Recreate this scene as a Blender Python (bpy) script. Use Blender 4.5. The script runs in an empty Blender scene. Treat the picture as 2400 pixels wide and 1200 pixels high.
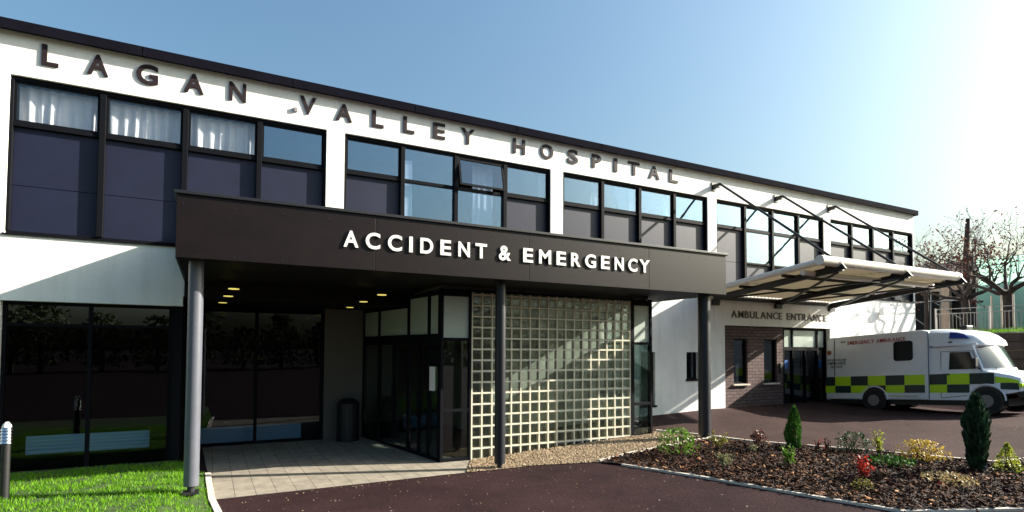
import bpy, bmesh, math, random
from mathutils import Vector, Matrix, noise
random.seed(7)
SC = bpy.context.scene
COL = SC.collection
rad = math.radians

# ------------------------------------------------------------------ camera, world, sun, exposure
CAM = Vector((3.199, -12.88, 2.364))
F_PX, PY = 1342.031, 769.77
YAW, PITCH, ROLL = 0.4858, 0.0368, 0.0048
_fw = Vector((math.sin(YAW) * math.cos(PITCH), math.cos(YAW) * math.cos(PITCH), math.sin(PITCH)))
_r = Vector((math.cos(YAW), -math.sin(YAW), 0)); _u = _r.cross(_fw)
RT = math.cos(ROLL) * _r + math.sin(ROLL) * _u
UP = -math.sin(ROLL) * _r + math.cos(ROLL) * _u
cd = bpy.data.cameras.new('camera'); cam = bpy.data.objects.new('camera', cd); COL.objects.link(cam)
cam.matrix_world = Matrix(((RT.x, UP.x, -_fw.x, CAM.x), (RT.y, UP.y, -_fw.y, CAM.y), (RT.z, UP.z, -_fw.z, CAM.z), (0, 0, 0, 1)))
cd.sensor_width = 36; cd.lens = F_PX / 2400 * 36; cd.shift_y = (PY - 600) / 2400
cd.clip_start = 0.1; cd.clip_end = 3000
SC.camera = cam

SUN = Vector((1, -0.335, 0.50)).normalized()      # towards the sun
w = bpy.data.worlds.new('World'); SC.world = w; w.use_nodes = True
nt = w.node_tree; nt.nodes.clear()
sky = nt.nodes.new('ShaderNodeTexSky'); sky.sky_type = 'NISHITA'; sky.sun_disc = False
sky.sun_elevation = math.asin(SUN.z); sky.sun_rotation = math.atan2(SUN.x, SUN.y)
sky.altitude = 50; sky.air_density = 1.5; sky.dust_density = 6.5; sky.ozone_density = 4.5
bg = nt.nodes.new('ShaderNodeBackground'); bg.inputs[1].default_value = 0.080
wo = nt.nodes.new('ShaderNodeOutputWorld')
tint = nt.nodes.new('ShaderNodeMixRGB'); tint.blend_type = 'MULTIPLY'; tint.inputs[0].default_value = 1; tint.inputs[2].default_value = (0.87, 1.0, 1.0, 1)
nt.links.new(sky.outputs[0], tint.inputs[1]); nt.links.new(tint.outputs[0], bg.inputs[0]); nt.links.new(bg.outputs[0], wo.inputs[0])
sd = bpy.data.lights.new('sun', 'SUN'); sd.energy = 5.0; sd.angle = rad(0.5); sd.color = (1.0, 0.93, 0.80)
so = bpy.data.objects.new('sun', sd); COL.objects.link(so)
so.rotation_euler = (-SUN).to_track_quat('-Z', 'Y').to_euler(); so.location = (30, -10, 30)
SC.view_settings.view_transform = 'Standard'; SC.view_settings.look = 'None'
SC.view_settings.exposure = 1.55; SC.view_settings.gamma = 1
SC.render.engine = 'CYCLES'
SC.cycles.max_bounces = 8; SC.cycles.transparent_max_bounces = 24

# ------------------------------------------------------------------ picking a point on a plane from the survey of the photo
def ray(px, py): return RT * ((px - 1200) / F_PX) - UP * ((py - PY) / F_PX) + _fw
def onY(px, py, Y):
    d = ray(px, py); return CAM + d * ((Y - CAM.y) / d.y)
def sstep(a, b, x):
    t = min(1, max(0, (x - a) / (b - a))); return t * t * (3 - 2 * t)
def gz(x, y):
    z = 0.07 + 0.036 * min(9.0, max(0.0, x - 8.0))
    k = 0.05 * min(1.0, max(0.0, (x - 8.0) / 4.0))
    z += k * min(3.0, max(0.0, y + 3.0))
    t = sstep(17, 21, x)
    z += t * 0.045 * min(6.0, max(0.0, -1.5 - y))
    return z
def onG(px, py, up=0.0):
    z = 0.1; d = ray(px, py); p = None
    for _ in range(12):
        p = CAM + d * ((z - CAM.z) / d.z); z = gz(p.x, p.y) + up
    return p

# ------------------------------------------------------------------ materials
def _new(name):
    m = bpy.data.materials.new(name); m.use_nodes = True
    n = m.node_tree; b = n.nodes['Principled BSDF']; return m, n, b
def mat(name, c, rough=0.6, metal=0.0, var=0.0, scale=4.0, c2=None, bump=0.0, bscale=60.0, spec=0.5, detail=6.0):
    m, n, b = _new(name)
    b.inputs['Base Color'].default_value = (*c, 1); b.inputs['Roughness'].default_value = rough
    b.inputs['Metallic'].default_value = metal; b.inputs['Specular IOR Level'].default_value = spec
    tc = n.nodes.new('ShaderNodeTexCoord')
    if var or c2:
        t = n.nodes.new('ShaderNodeTexNoise'); t.inputs['Scale'].default_value = scale; t.inputs['Detail'].default_value = detail
        t.inputs['Roughness'].default_value = 0.65
        n.links.new(tc.outputs['Object'], t.inputs['Vector'])
        r = n.nodes.new('ShaderNodeValToRGB')
        r.color_ramp.elements[0].position = 0.35; r.color_ramp.elements[1].position = 0.65
        a = c if c2 else tuple(max(0, x * (1 - var)) for x in c)
        e = c2 if c2 else tuple(min(1, x * (1 + var)) for x in c)
        r.color_ramp.elements[0].color = (*a, 1); r.color_ramp.elements[1].color = (*e, 1)
        n.links.new(t.outputs['Fac'], r.inputs[0]); n.links.new(r.outputs[0], b.inputs['Base Color'])
    if bump:
        t2 = n.nodes.new('ShaderNodeTexNoise'); t2.inputs['Scale'].default_value = bscale; t2.inputs['Detail'].default_value = 4
        n.links.new(tc.outputs['Object'], t2.inputs['Vector'])
        bp = n.nodes.new('ShaderNodeBump'); bp.inputs['Strength'].default_value = bump; bp.inputs['Distance'].default_value = 0.02
        n.links.new(t2.outputs['Fac'], bp.inputs['Height']); n.links.new(bp.outputs[0], b.inputs['Normal'])
    return m
def glass(name, refl, tint, rough=0.0, wave=0.0, span=0.5, gcol=(0.9, 0.95, 1)):
    m = bpy.data.materials.new(name); m.use_nodes = True; n = m.node_tree; n.nodes.clear()
    o = n.nodes.new('ShaderNodeOutputMaterial'); mx = n.nodes.new('ShaderNodeMixShader')
    tr = n.nodes.new('ShaderNodeBsdfTransparent'); tr.inputs[0].default_value = (*tint, 1)
    g = n.nodes.new('ShaderNodeBsdfGlossy'); g.inputs['Roughness'].default_value = rough; g.inputs[0].default_value = (*gcol, 1)
    lw = n.nodes.new('ShaderNodeLayerWeight'); lw.inputs[0].default_value = 0.35
    mr = n.nodes.new('ShaderNodeMapRange'); mr.inputs['To Min'].default_value = refl; mr.inputs['To Max'].default_value = min(1, refl + span)
    n.links.new(lw.outputs['Fresnel'], mr.inputs[0]); n.links.new(mr.outputs[0], mx.inputs[0])
    n.links.new(tr.outputs[0], mx.inputs[1]); n.links.new(g.outputs[0], mx.inputs[2]); n.links.new(mx.outputs[0], o.inputs[0])
    if wave:
        tc = n.nodes.new('ShaderNodeTexCoord'); t = n.nodes.new('ShaderNodeTexNoise'); t.inputs['Scale'].default_value = 1.2
        bp = n.nodes.new('ShaderNodeBump'); bp.inputs['Strength'].default_value = wave; bp.inputs['Distance'].default_value = 0.02
        n.links.new(tc.outputs['Object'], t.inputs['Vector']); n.links.new(t.outputs['Fac'], bp.inputs['Height']); n.links.new(bp.outputs[0], g.inputs['Normal'])
    return m
def emit(name, c, s):
    m, n, b = _new(name); b.inputs['Base Color'].default_value = (*c, 1)
    b.inputs['Emission Color'].default_value = (*c, 1); b.inputs['Emission Strength'].default_value = s; return m
def leafmat(name, c, c2, rough=0.5, trans=0.35):
    m = bpy.data.materials.new(name); m.use_nodes = True; n = m.node_tree
    b = n.nodes['Principled BSDF']; o = n.nodes['Material Output']
    b.inputs['Roughness'].default_value = rough; b.inputs['Specular IOR Level'].default_value = 0.2
    g = n.nodes.new('ShaderNodeNewGeometry'); r = n.nodes.new('ShaderNodeValToRGB')
    r.color_ramp.elements[0].color = (*c, 1); r.color_ramp.elements[1].color = (*c2, 1)
    n.links.new(g.outputs['Random Per Island'], r.inputs[0]); n.links.new(r.outputs[0], b.inputs['Base Color'])
    t = n.nodes.new('ShaderNodeBsdfTranslucent'); n.links.new(r.outputs[0], t.inputs[0])
    mx = n.nodes.new('ShaderNodeMixShader'); mx.inputs[0].default_value = trans
    n.links.new(b.outputs[0], mx.inputs[1]); n.links.new(t.outputs[0], mx.inputs[2]); n.links.new(mx.outputs[0], o.inputs[0])
    return m

M = {}
M['white'] = mat('white_render', (0.84, 0.82, 0.79), 0.85, var=0.05, scale=1.3, bump=0.15, bscale=40)
def weather():
    m = M['white']; n = m.node_tree; b = n.nodes['Principled BSDF']; src = b.inputs['Base Color'].links[0].from_socket
    tc = n.nodes.new('ShaderNodeTexCoord'); mp = n.nodes.new('ShaderNodeMapping'); mp.inputs['Scale'].default_value = (2.6, 2.6, 0.22)
    t = n.nodes.new('ShaderNodeTexNoise'); t.inputs['Scale'].default_value = 1.4; t.inputs['Detail'].default_value = 8; t.inputs['Roughness'].default_value = .7
    rp = n.nodes.new('ShaderNodeValToRGB'); rp.color_ramp.elements[0].position = .30; rp.color_ramp.elements[1].position = .52
    rp.color_ramp.elements[0].color = (.66, .63, .58, 1); rp.color_ramp.elements[1].color = (1, 1, 1, 1)
    mu = n.nodes.new('ShaderNodeMixRGB'); mu.blend_type = 'MULTIPLY'; mu.inputs[0].default_value = .32
    n.links.new(tc.outputs['Object'], mp.inputs[0]); n.links.new(mp.outputs[0], t.inputs['Vector']); n.links.new(t.outputs['Fac'], rp.inputs[0])
    n.links.new(src, mu.inputs[1]); n.links.new(rp.outputs[0], mu.inputs[2]); n.links.new(mu.outputs[0], b.inputs['Base Color'])
weather()
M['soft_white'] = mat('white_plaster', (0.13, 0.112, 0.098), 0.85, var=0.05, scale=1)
M['dark_frame'] = mat('dark_frame', (0.006, 0.0065, 0.009), 0.6, spec=0.06)
M['spandrel'] = mat('blue_grey_panel', (0.0105, 0.0125, 0.033), 0.48, var=0.12, scale=2.5, spec=0.36)
M['fascia'] = mat('brown_black_panel', (0.0075, 0.0038, 0.0044), 0.43, var=0.22, scale=3.0, bump=0.05, bscale=90, spec=0.21)
M['trim'] = mat('black_coping', (0.008, 0.008, 0.010), 0.4)
M['roof_edge'] = mat('dark_roof_edge', (0.007, 0.0065, 0.011), 0.9, var=0.15, scale=2, spec=0.02)
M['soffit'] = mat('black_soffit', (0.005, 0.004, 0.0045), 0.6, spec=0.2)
M['column'] = mat('grey_blue_paint', (0.095, 0.10, 0.125), 0.42, var=0.06, scale=6)
M['screw_and_shaded_column'] = mat('dark_screw_shaded_post', (0.014, 0.0145, 0.021), 0.4)  # post paint with shade put into its colour for two posts; dark screws too
M['steel_dark'] = mat('near_black_steel', (0.014, 0.013, 0.016), 0.5)
M['tube'] = mat('pale_tube', (0.74, 0.68, 0.60), 0.35)
M['letter_dark'] = mat('plum_letter', (0.020, 0.011, 0.014), 0.65, spec=0.2)
M['letter_brown'] = mat('brown_letter', (0.075, 0.055, 0.050), 0.6)
M['letter_white'] = mat('white_letter', (0.82, 0.80, 0.75), 0.5)
M['curtain'] = mat('white_net_curtain', (0.85, 0.84, 0.88), 0.9, var=0.05, scale=8)
M['room'] = mat('dim_room', (0.09, 0.10, 0.115), 0.9, var=0.2, scale=0.6)
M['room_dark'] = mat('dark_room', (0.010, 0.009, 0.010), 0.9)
M['room_warm'] = mat('warm_lobby_wall', (0.45, 0.40, 0.30), 0.9)
M['pane'] = glass('window_glass', 0.19, (0.90, 0.95, 1.0), 0.0, 0.12, 0.5, (0.72, 0.87, 1.0))
M['pane_thin'] = glass('thin_window_glass', 0.04, (0.97, 0.98, 0.99), 0.0, 0.10)
M['pane_low'] = glass('dark_glass', 0.012, (0.80, 0.84, 0.88), 0.0, 0.02, 0.22)
M['pane_top'] = glass('top_light_glass', 0.10, (0.6, 0.65, 0.7), 0.0, 0.03, 0.4)
M['pane_clear'] = glass('clear_glass', 0.06, (0.75, 0.82, 0.80))
M['frost'] = mat('frosted_panel', (0.42, 0.48, 0.44), 0.3, var=0.06, scale=2)
M['radiator'] = mat('blue_grey_radiator', (0.26, 0.40, 0.52), 0.5)
M['mortar'] = mat('cream_mortar', (0.62, 0.58, 0.46), 0.8, var=0.05, scale=9)
M['timber'] = mat('dark_sleeper', (0.035, 0.025, 0.022), 0.9, var=0.5, scale=5, bump=0.3)
M['kerb'] = mat('pale_edging', (0.60, 0.53, 0.45), 0.9, var=0.2, scale=7, bump=0.2)
M['tyre'] = mat('tyre_rubber', (0.012, 0.012, 0.012), 0.85)
M['rim'] = mat('dull_rim', (0.22, 0.22, 0.22), 0.5, metal=0.5)
M['van_white'] = mat('white_coachwork', (0.84, 0.84, 0.86), 0.22, spec=0.5, var=0.03, scale=2)
M['van_yellow'] = mat('lime_yellow_vinyl', (0.52, 0.80, 0.01), 0.4)
M['van_green'] = mat('dark_green_vinyl', (0.010, 0.030, 0.028), 0.4)
M['van_red'] = mat('red_vinyl', (0.45, 0.03, 0.03), 0.4)
M['van_black'] = mat('black_plastic', (0.012, 0.012, 0.013), 0.5)
M['van_blue'] = mat('blue_beacon', (0.01, 0.05, 0.28), 0.15)
M['van_glass'] = mat('tinted_glass', (0.008, 0.009, 0.011), 0.06, spec=0.22)
M['van_screen'] = mat('windscreen_glass', (0.03, 0.032, 0.036), 0.05, spec=1.0)
M['chrome'] = mat('bright_metal', (0.6, 0.6, 0.6), 0.2, metal=1.0)
M['gold'] = mat('gold_crest', (0.28, 0.20, 0.05), 0.5)
M['bark'] = mat('tree_bark', (0.030, 0.020, 0.019), 0.95, var=0.4, scale=9, bump=0.4, bscale=30)
M['rail'] = mat('galvanised_rail', (0.34, 0.32, 0.32), 0.5, metal=0.4)
M['peach'] = mat('pale_brick_wall', (0.66, 0.46, 0.34), 0.85, var=0.15, scale=2)
M['net_green'] = leafmat('green_netting', (0.36, 0.66, 0.54), (0.42, 0.70, 0.58), 0.8, 0.6)
M['roofsheet'] = leafmat('roof_sheet', (0.34, 0.285, 0.19), (0.36, 0.30, 0.20), 0.6, 0.16)
M['stake'] = mat('pale_stake', (0.55, 0.45, 0.38), 0.8)
M['lamp'] = emit('downlight', (0.9, 0.75, 0.18), 0.30)
M['paper'] = mat('white_paper', (0.72, 0.70, 0.72), 0.8)
M['yellow_sign'] = mat('yellow_sign', (0.30, 0.40, 0.03), 0.5)
M['blue_sign'] = mat('blue_sign', (0.02, 0.12, 0.42), 0.5)
M['blind'] = mat('white_blind', (0.75, 0.74, 0.72), 0.8)

# asphalt: dark purplish with pale stones
def asphalt(name, a, b2, speck):
    m, n, b = _new(name); b.inputs['Roughness'].default_value = 0.9; b.inputs['Specular IOR Level'].default_value = 0.08
    tc = n.nodes.new('ShaderNodeTexCoord')
    t = n.nodes.new('ShaderNodeTexNoise'); t.inputs['Scale'].default_value = 0.7; t.inputs['Detail'].default_value = 10; t.inputs['Roughness'].default_value = 0.72
    r = n.nodes.new('ShaderNodeValToRGB'); r.color_ramp.elements[0].position = 0.3; r.color_ramp.elements[1].position = 0.7
    r.color_ramp.elements[0].color = (*a, 1); r.color_ramp.elements[1].color = (*b2, 1)
    t2 = n.nodes.new('ShaderNodeTexNoise'); t2.inputs['Scale'].default_value = 45; t2.inputs['Detail'].default_value = 3
    r2 = n.nodes.new('ShaderNodeValToRGB'); r2.color_ramp.elements[0].position = 0.35; r2.color_ramp.elements[1].position = 0.7
    r2.color_ramp.elements[0].color = (0.42, 0.42, 0.42, 1); r2.color_ramp.elements[1].color = (1.75, 1.65, 1.65, 1)
    mu = n.nodes.new('ShaderNodeMixRGB'); mu.blend_type = 'MULTIPLY'; mu.inputs[0].default_value = 1
    v = n.nodes.new('ShaderNodeTexVoronoi'); v.inputs['Scale'].default_value = 3.0
    v.inputs['Randomness'].default_value = 1
    lt = n.nodes.new('ShaderNodeMath'); lt.operation = 'LESS_THAN'; lt.inputs[1].default_value = 0.045
    mx = n.nodes.new('ShaderNodeMixRGB'); mx.inputs[2].default_value = (*speck, 1)
    bp = n.nodes.new('ShaderNodeBump'); bp.inputs['Strength'].default_value = 0.35; bp.inputs['Distance'].default_value = 0.012
    for k in (t, t2, v): n.links.new(tc.outputs['Object'], k.inputs['Vector'])
    n.links.new(t.outputs['Fac'], r.inputs[0]); n.links.new(t2.outputs['Fac'], r2.inputs[0])
    n.links.new(r.outputs[0], mu.inputs[1]); n.links.new(r2.outputs[0], mu.inputs[2])
    n.links.new(v.outputs['Distance'], lt.inputs[0]); n.links.new(lt.outputs[0], mx.inputs[0])
    n.links.new(mu.outputs[0], mx.inputs[1]); n.links.new(mx.outputs[0], b.inputs['Base Color'])
    n.links.new(t2.outputs['Fac'], bp.inputs['Height']); n.links.new(bp.outputs[0], b.inputs['Normal'])
    return m
M['asphalt'] = asphalt('purple_asphalt', (0.016, 0.0080, 0.0092), (0.036, 0.0190, 0.0205), (0.30, 0.26, 0.24))
M['yard'] = asphalt('worn_asphalt', (0.034, 0.0205, 0.0200), (0.066, 0.042, 0.040), (0.25, 0.22, 0.2))
def brickmat(name, c1, c2, mortar, sx, sy, off=0.5, msize=0.012, vert=True, bump=0.4):
    m, n, b = _new(name); b.inputs['Roughness'].default_value = 0.9
    tc = n.nodes.new('ShaderNodeTexCoord'); br = n.nodes.new('ShaderNodeTexBrick')
    br.offset = off; br.inputs['Scale'].default_value = 1; br.inputs['Brick Width'].default_value = sx; br.inputs['Row Height'].default_value = sy
    br.inputs['Mortar Size'].default_value = msize; br.inputs['Color1'].default_value = (*c1, 1); br.inputs['Color2'].default_value = (*c2, 1); br.inputs['Mortar'].default_value = (*mortar, 1)
    src = tc.outputs['Object']
    sp = n.nodes.new('ShaderNodeSeparateXYZ'); cb = n.nodes.new('ShaderNodeCombineXYZ')
    n.links.new(src, sp.inputs[0])
    if vert: n.links.new(sp.outputs[0], cb.inputs[0]); n.links.new(sp.outputs[2], cb.inputs[1])
    else: n.links.new(sp.outputs[1], cb.inputs[0]); n.links.new(sp.outputs[0], cb.inputs[1])
    n.links.new(cb.outputs[0], br.inputs['Vector'])
    t = n.nodes.new('ShaderNodeTexNoise'); t.inputs['Scale'].default_value = 6; t.inputs['Detail'].default_value = 8
    n.links.new(src, t.inputs['Vector'])
    mu = n.nodes.new('ShaderNodeMixRGB'); mu.blend_type = 'OVERLAY'; mu.inputs[0].default_value = 0.5
    n.links.new(br.outputs['Color'], mu.inputs[1]); n.links.new(t.outputs['Fac'], mu.inputs[2]); n.links.new(mu.outputs[0], b.inputs['Base Color'])
    bp = n.nodes.new('ShaderNodeBump'); bp.inputs['Strength'].default_value = bump; bp.inputs['Distance'].default_value = 0.01; bp.invert = True
    n.links.new(br.outputs['Fac'], bp.inputs['Height']); n.links.new(bp.outputs[0], b.inputs['Normal'])
    return m
M['brick'] = brickmat('brown_brick', (0.095, 0.055, 0.053), (0.125, 0.078, 0.073), (0.035, 0.026, 0.028), 0.30, 0.105, msize=0.014)
M['paver'] = brickmat('cream_pavers', (0.215, 0.185, 0.148), (0.265, 0.230, 0.182), (0.09, 0.072, 0.058), 0.60, 0.30, msize=0.006, vert=False, off=0.37)
def mulchmat():
    m, n, b = _new('dark_mulch'); b.inputs['Roughness'].default_value = 0.9
    tc = n.nodes.new('ShaderNodeTexCoord'); v = n.nodes.new('ShaderNodeTexVoronoi'); v.inputs['Scale'].default_value = 28
    r = n.nodes.new('ShaderNodeValToRGB'); r.color_ramp.elements[0].color = (0.006, 0.0025, 0.002, 1); r.color_ramp.elements[1].color = (0.040, 0.016, 0.010, 1)
    sp = n.nodes.new('ShaderNodeSeparateColor')
    n.links.new(tc.outputs['Object'], v.inputs['Vector']); n.links.new(v.outputs['Color'], sp.inputs[0]); n.links.new(sp.outputs[0], r.inputs[0]); n.links.new(r.outputs[0], b.inputs['Base Color'])
    bp = n.nodes.new('ShaderNodeBump'); bp.inputs['Strength'].default_value = 0.9; bp.inputs['Distance'].default_value = 0.04
    n.links.new(v.outputs['Distance'], bp.inputs['Height']); n.links.new(bp.outputs[0], b.inputs['Normal'])
    return m
M['mulch'] = mulchmat()
M['chip'] = leafmat('bark_chip', (0.010, 0.003, 0.002), (0.46, 0.23, 0.10), 0.8, 0.0)
for nd in M['chip'].node_tree.nodes:
    if nd.type == 'VALTORGB':
        e = nd.color_ramp.elements.new(0.70); e.color = (0.050, 0.015, 0.006, 1); e = nd.color_ramp.elements.new(0.90); e.color = (0.11, 0.036, 0.013, 1)
M['stone'] = leafmat('gravel_stone', (0.17, 0.115, 0.07), (0.46, 0.35, 0.23), 0.8, 0.0)
M['gravel'] = mat('gravel_bed', (0.18, 0.125, 0.08), 0.95, c2=(0.38, 0.29, 0.19), scale=34, bump=0.8, bscale=34)
M['grass'] = leafmat('grass_blade', (0.05, 0.19, 0.004), (0.22, 0.44, 0.015), 0.5, 0.4)
M['soil'] = mat('lawn_soil', (0.03, 0.06, 0.008), 0.95, var=0.4, scale=8)

# ------------------------------------------------------------------ mesh builder and object helpers
class MB:
    def __init__(s): s.v = []; s.f = []; s.mi = []; s.cur = 0
    def add(s, vs, fs):
        o = len(s.v); s.v += [tuple(v) for v in vs]; s.f += [tuple(i + o for i in f) for f in fs]; s.mi += [s.cur] * len(fs); return s
    def box(s, a, b):
        x0, y0, z0 = a; x1, y1, z1 = b
        return s.add([(x0, y0, z0), (x1, y0, z0), (x1, y1, z0), (x0, y1, z0), (x0, y0, z1), (x1, y0, z1), (x1, y1, z1), (x0, y1, z1)],
                     [(0, 3, 2, 1), (4, 5, 6, 7), (0, 1, 5, 4), (1, 2, 6, 5), (2, 3, 7, 6), (3, 0, 4, 7)])
    def tube(s, a, b, r, r2=None, n=10, cap=True):
        a = Vector(a); b = Vector(b); r2 = r if r2 is None else r2
        d = (b - a).normalized(); u = d.orthogonal().normalized(); t = d.cross(u)
        vs = []
        for p, q in ((a, r), (b, r2)):
            for k in range(n):
                c = 2 * math.pi * k / n; vs.append(p + (u * math.cos(c) + t * math.sin(c)) * q)
        fs = [(k, (k + 1) % n, n + (k + 1) % n, n + k) for k in range(n)]
        if cap: fs += [tuple(reversed(range(n))), tuple(range(n, 2 * n))]
        return s.add(vs, fs)
    def path(s, pts, rs, n=7):
        vs = []; fs = []; L = len(pts); u = None
        for i, p in enumerate(pts):
            p = Vector(p); d = (Vector(pts[min(i + 1, L - 1)]) - Vector(pts[max(i - 1, 0)])).normalized()
            u = d.orthogonal().normalized() if u is None else (u - d * u.dot(d)).normalized()
            t = d.cross(u)
            for k in range(n):
                c = 2 * math.pi * k / n; vs.append(p + (u * math.cos(c) + t * math.sin(c)) * rs[i])
        for i in range(L - 1):
            for k in range(n): fs.append((i * n + k, i * n + (k + 1) % n, (i + 1) * n + (k + 1) % n, (i + 1) * n + k))
        fs += [tuple(reversed(range(n))), tuple(range((L - 1) * n, L * n))]
        return s.add(vs, fs)
    def beam(s, a, b, wd, ht):
        a = Vector(a); b = Vector(b); d = (b - a).normalized()
        sd_ = d.cross(Vector((0, 0, 1))).normalized() * wd / 2; up = sd_.cross(d).normalized() * ht / 2
        vs = [a - sd_ - up, a + sd_ - up, a + sd_ + up, a - sd_ + up, b - sd_ - up, b + sd_ - up, b + sd_ + up, b - sd_ + up]
        return s.add(vs, [(0, 1, 2, 3), (7, 6, 5, 4), (0, 4, 5, 1), (1, 5, 6, 2), (2, 6, 7, 3), (3, 7, 4, 0)])
    def prism(s, pts, ax, a, b):
        n = len(pts)
        def P(q, t): return {'x': (t, q[0], q[1]), 'y': (q[0], t, q[1]), 'z': (q[0], q[1], t)}[ax]
        return s.add([P(q, a) for q in pts] + [P(q, b) for q in pts],
                     [tuple(range(n)), tuple(reversed(range(n, 2 * n)))] + [(k, n + k, n + (k + 1) % n, (k + 1) % n) for k in range(n)])
    def build(s, name, ms, parent=None, bevel=0.0, smooth=False, seg=2):
        me = bpy.data.meshes.new(name); me.from_pydata(s.v, [], s.f)
        if not isinstance(ms, (list, tuple)): ms = [ms]
        for m in ms: me.materials.append(m)
        if len(ms) > 1: me.polygons.foreach_set('material_index', s.mi)
        bm = bmesh.new(); bm.from_mesh(me)
        if len(s.f) < 6000: bmesh.ops.recalc_face_normals(bm, faces=bm.faces)
        if bevel:
            es = [e for e in bm.edges if len(e.link_faces) == 2 and e.calc_face_angle(0) > 0.6]
            bmesh.ops.bevel(bm, geom=es, offset=bevel, segments=seg, affect='EDGES', profile=0.5, clamp_overlap=True)
        bm.to_mesh(me); bm.free()
        if smooth:
            for p in me.polygons: p.use_smooth = True
            if hasattr(me, 'set_sharp_from_angle'): me.set_sharp_from_angle(angle=rad(35))
        o = bpy.data.objects.new(name, me); COL.objects.link(o)
        if parent: o.parent = parent; o.matrix_parent_inverse = MPI(parent)
        return o
def MPI(p):
    mw = Matrix.Identity(4); q = p
    while q is not None:
        mw = Matrix.LocRotScale(q.location, q.rotation_euler, q.scale) @ mw if q.parent is None else q.matrix_parent_inverse @ mw
        q = q.parent
    return mw.inverted()
def tag(o, label=None, cat=None, group=None, kind=None):
    for k, v in (('label', label), ('category', cat), ('group', group), ('kind', kind)):
        if v: o[k] = v
    return o
def thing(name, label, cat, loc=(0, 0, 0), group=None):
    o = bpy.data.objects.new(name, None); COL.objects.link(o); o.location = loc; o.empty_display_size = 0.3
    return tag(o, label, cat, group)
def dup(root, loc, label):
    c = root.copy(); COL.objects.link(c); c.location = loc; c['label'] = label
    for ch in root.children:
        d = ch.copy(); COL.objects.link(d); d.parent = c
        for g in ch.children:
            e = g.copy(); COL.objects.link(e); e.parent = d
    return c
def inside(poly, x, y):
    r = False; n = len(poly); j = n - 1
    for i in range(n):
        xi, yi = poly[i]; xj, yj = poly[j]
        if (yi > y) != (yj > y) and x < (xj - xi) * (y - yi) / (yj - yi) + xi: r = not r
        j = i
    return r
def sheet(name, poly, m, up, zf=None, step=0.5):
    """ground cover cut on the ground's own grid so that it follows the ground"""
    bm = bmesh.new()
    bm.faces.new([bm.verts.new((x, y, 0)) for x, y in poly])
    xs = [p[0] for p in poly]; ys = [p[1] for p in poly]
    for ax, lo, hi in ((0, min(xs), max(xs)), (1, min(ys), max(ys))):
        k = math.ceil(lo / step) * step
        while k < hi:
            co = (k, 0, 0) if ax == 0 else (0, k, 0); no = (1, 0, 0) if ax == 0 else (0, 1, 0)
            bmesh.ops.bisect_plane(bm, geom=bm.verts[:] + bm.edges[:] + bm.faces[:], plane_co=co, plane_no=no)
            k += step
    for v in bm.verts: v.co.z = (zf or gz)(v.co.x, v.co.y) + up
    bmesh.ops.recalc_face_normals(bm, faces=bm.faces)
    for f in bm.faces:
        if f.normal.z < 0: f.normal_flip()
    me = bpy.data.meshes.new(name); bm.to_mesh(me); bm.free(); me.materials.append(m)
    for p in me.polygons: p.use_smooth = True
    o = bpy.data.objects.new(name, me); COL.objects.link(o); return o

# ------------------------------------------------------------------ ground
def build_ground():
    gx = sorted(set([-900, -400, -150, -60, -30, -15] + [i * 0.5 for i in range(-16, 81)] + [45, 60, 90, 160, 400, 900]))
    gy = sorted(set([-900, -400, -150, -60, -40, -25, -18] + [i * 0.5 for i in range(-28, 11)] + [10, 25, 60, 150, 400, 900]))
    me = MB(); nx = len(gx)
    me.add([(x, y, gz(x, y)) for y in gy for x in gx], [(j * nx + i, j * nx + i + 1, (j + 1) * nx + i + 1, (j + 1) * nx + i) for j in range(len(gy) - 1) for i in range(nx - 1)])
    tag(me.build('ground', M['asphalt'], smooth=True), kind='structure')
build_ground()
g2 = lambda px, py: tuple(onG(px, py).xy)
# paths of the site plan
PAVE = [(3.30, -3.05), (3.10, 2.2), (6.8, 2.2), (7.42, -1.9), (8.0, -1.95), (7.45, -3.0)]
GRAV = [(7.47, -3.0), (8.02, -1.95), (12.95, -1.95), (12.95, -1.2), g2(1535, 1013), g2(1640, 1021), g2(1655, 1030), g2(1560, 1048), g2(1480, 1063), g2(1402, 1084), g2(1250, 1092)]
BED = [g2(1405, 1085), g2(1482, 1066), g2(1562, 1050), g2(1657, 1032), g2(1760, 1040), g2(2050, 1064), g2(2330, 1090), (24.5, -10.2), (21.0, -13.5), g2(2120, 1203), g2(1900, 1166), g2(1650, 1121), g2(1460, 1091)]
tag(sheet('paved_path', PAVE, M['paver'], 0.007), kind='structure')
gravel = tag(sheet('gravel_strip', GRAV, M['gravel'], 0.012), kind='structure')
YARD = [g2(1535, 1012), g2(1640, 1021), g2(1760, 1038), g2(2050, 1062), g2(2330, 1088), (24.5, -10.1), (31, -10.1), (31, 0.4), (13.0, 0.4), (13.0, -1.2)]
tag(sheet('ambulance_yard', YARD, M['yard'], 0.006), kind='structure')
def bedz(x, y):
    return gz(x, y)
mul = tag(sheet('mulch_bed', BED, M['mulch'], 0.03), kind='structure')

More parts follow.
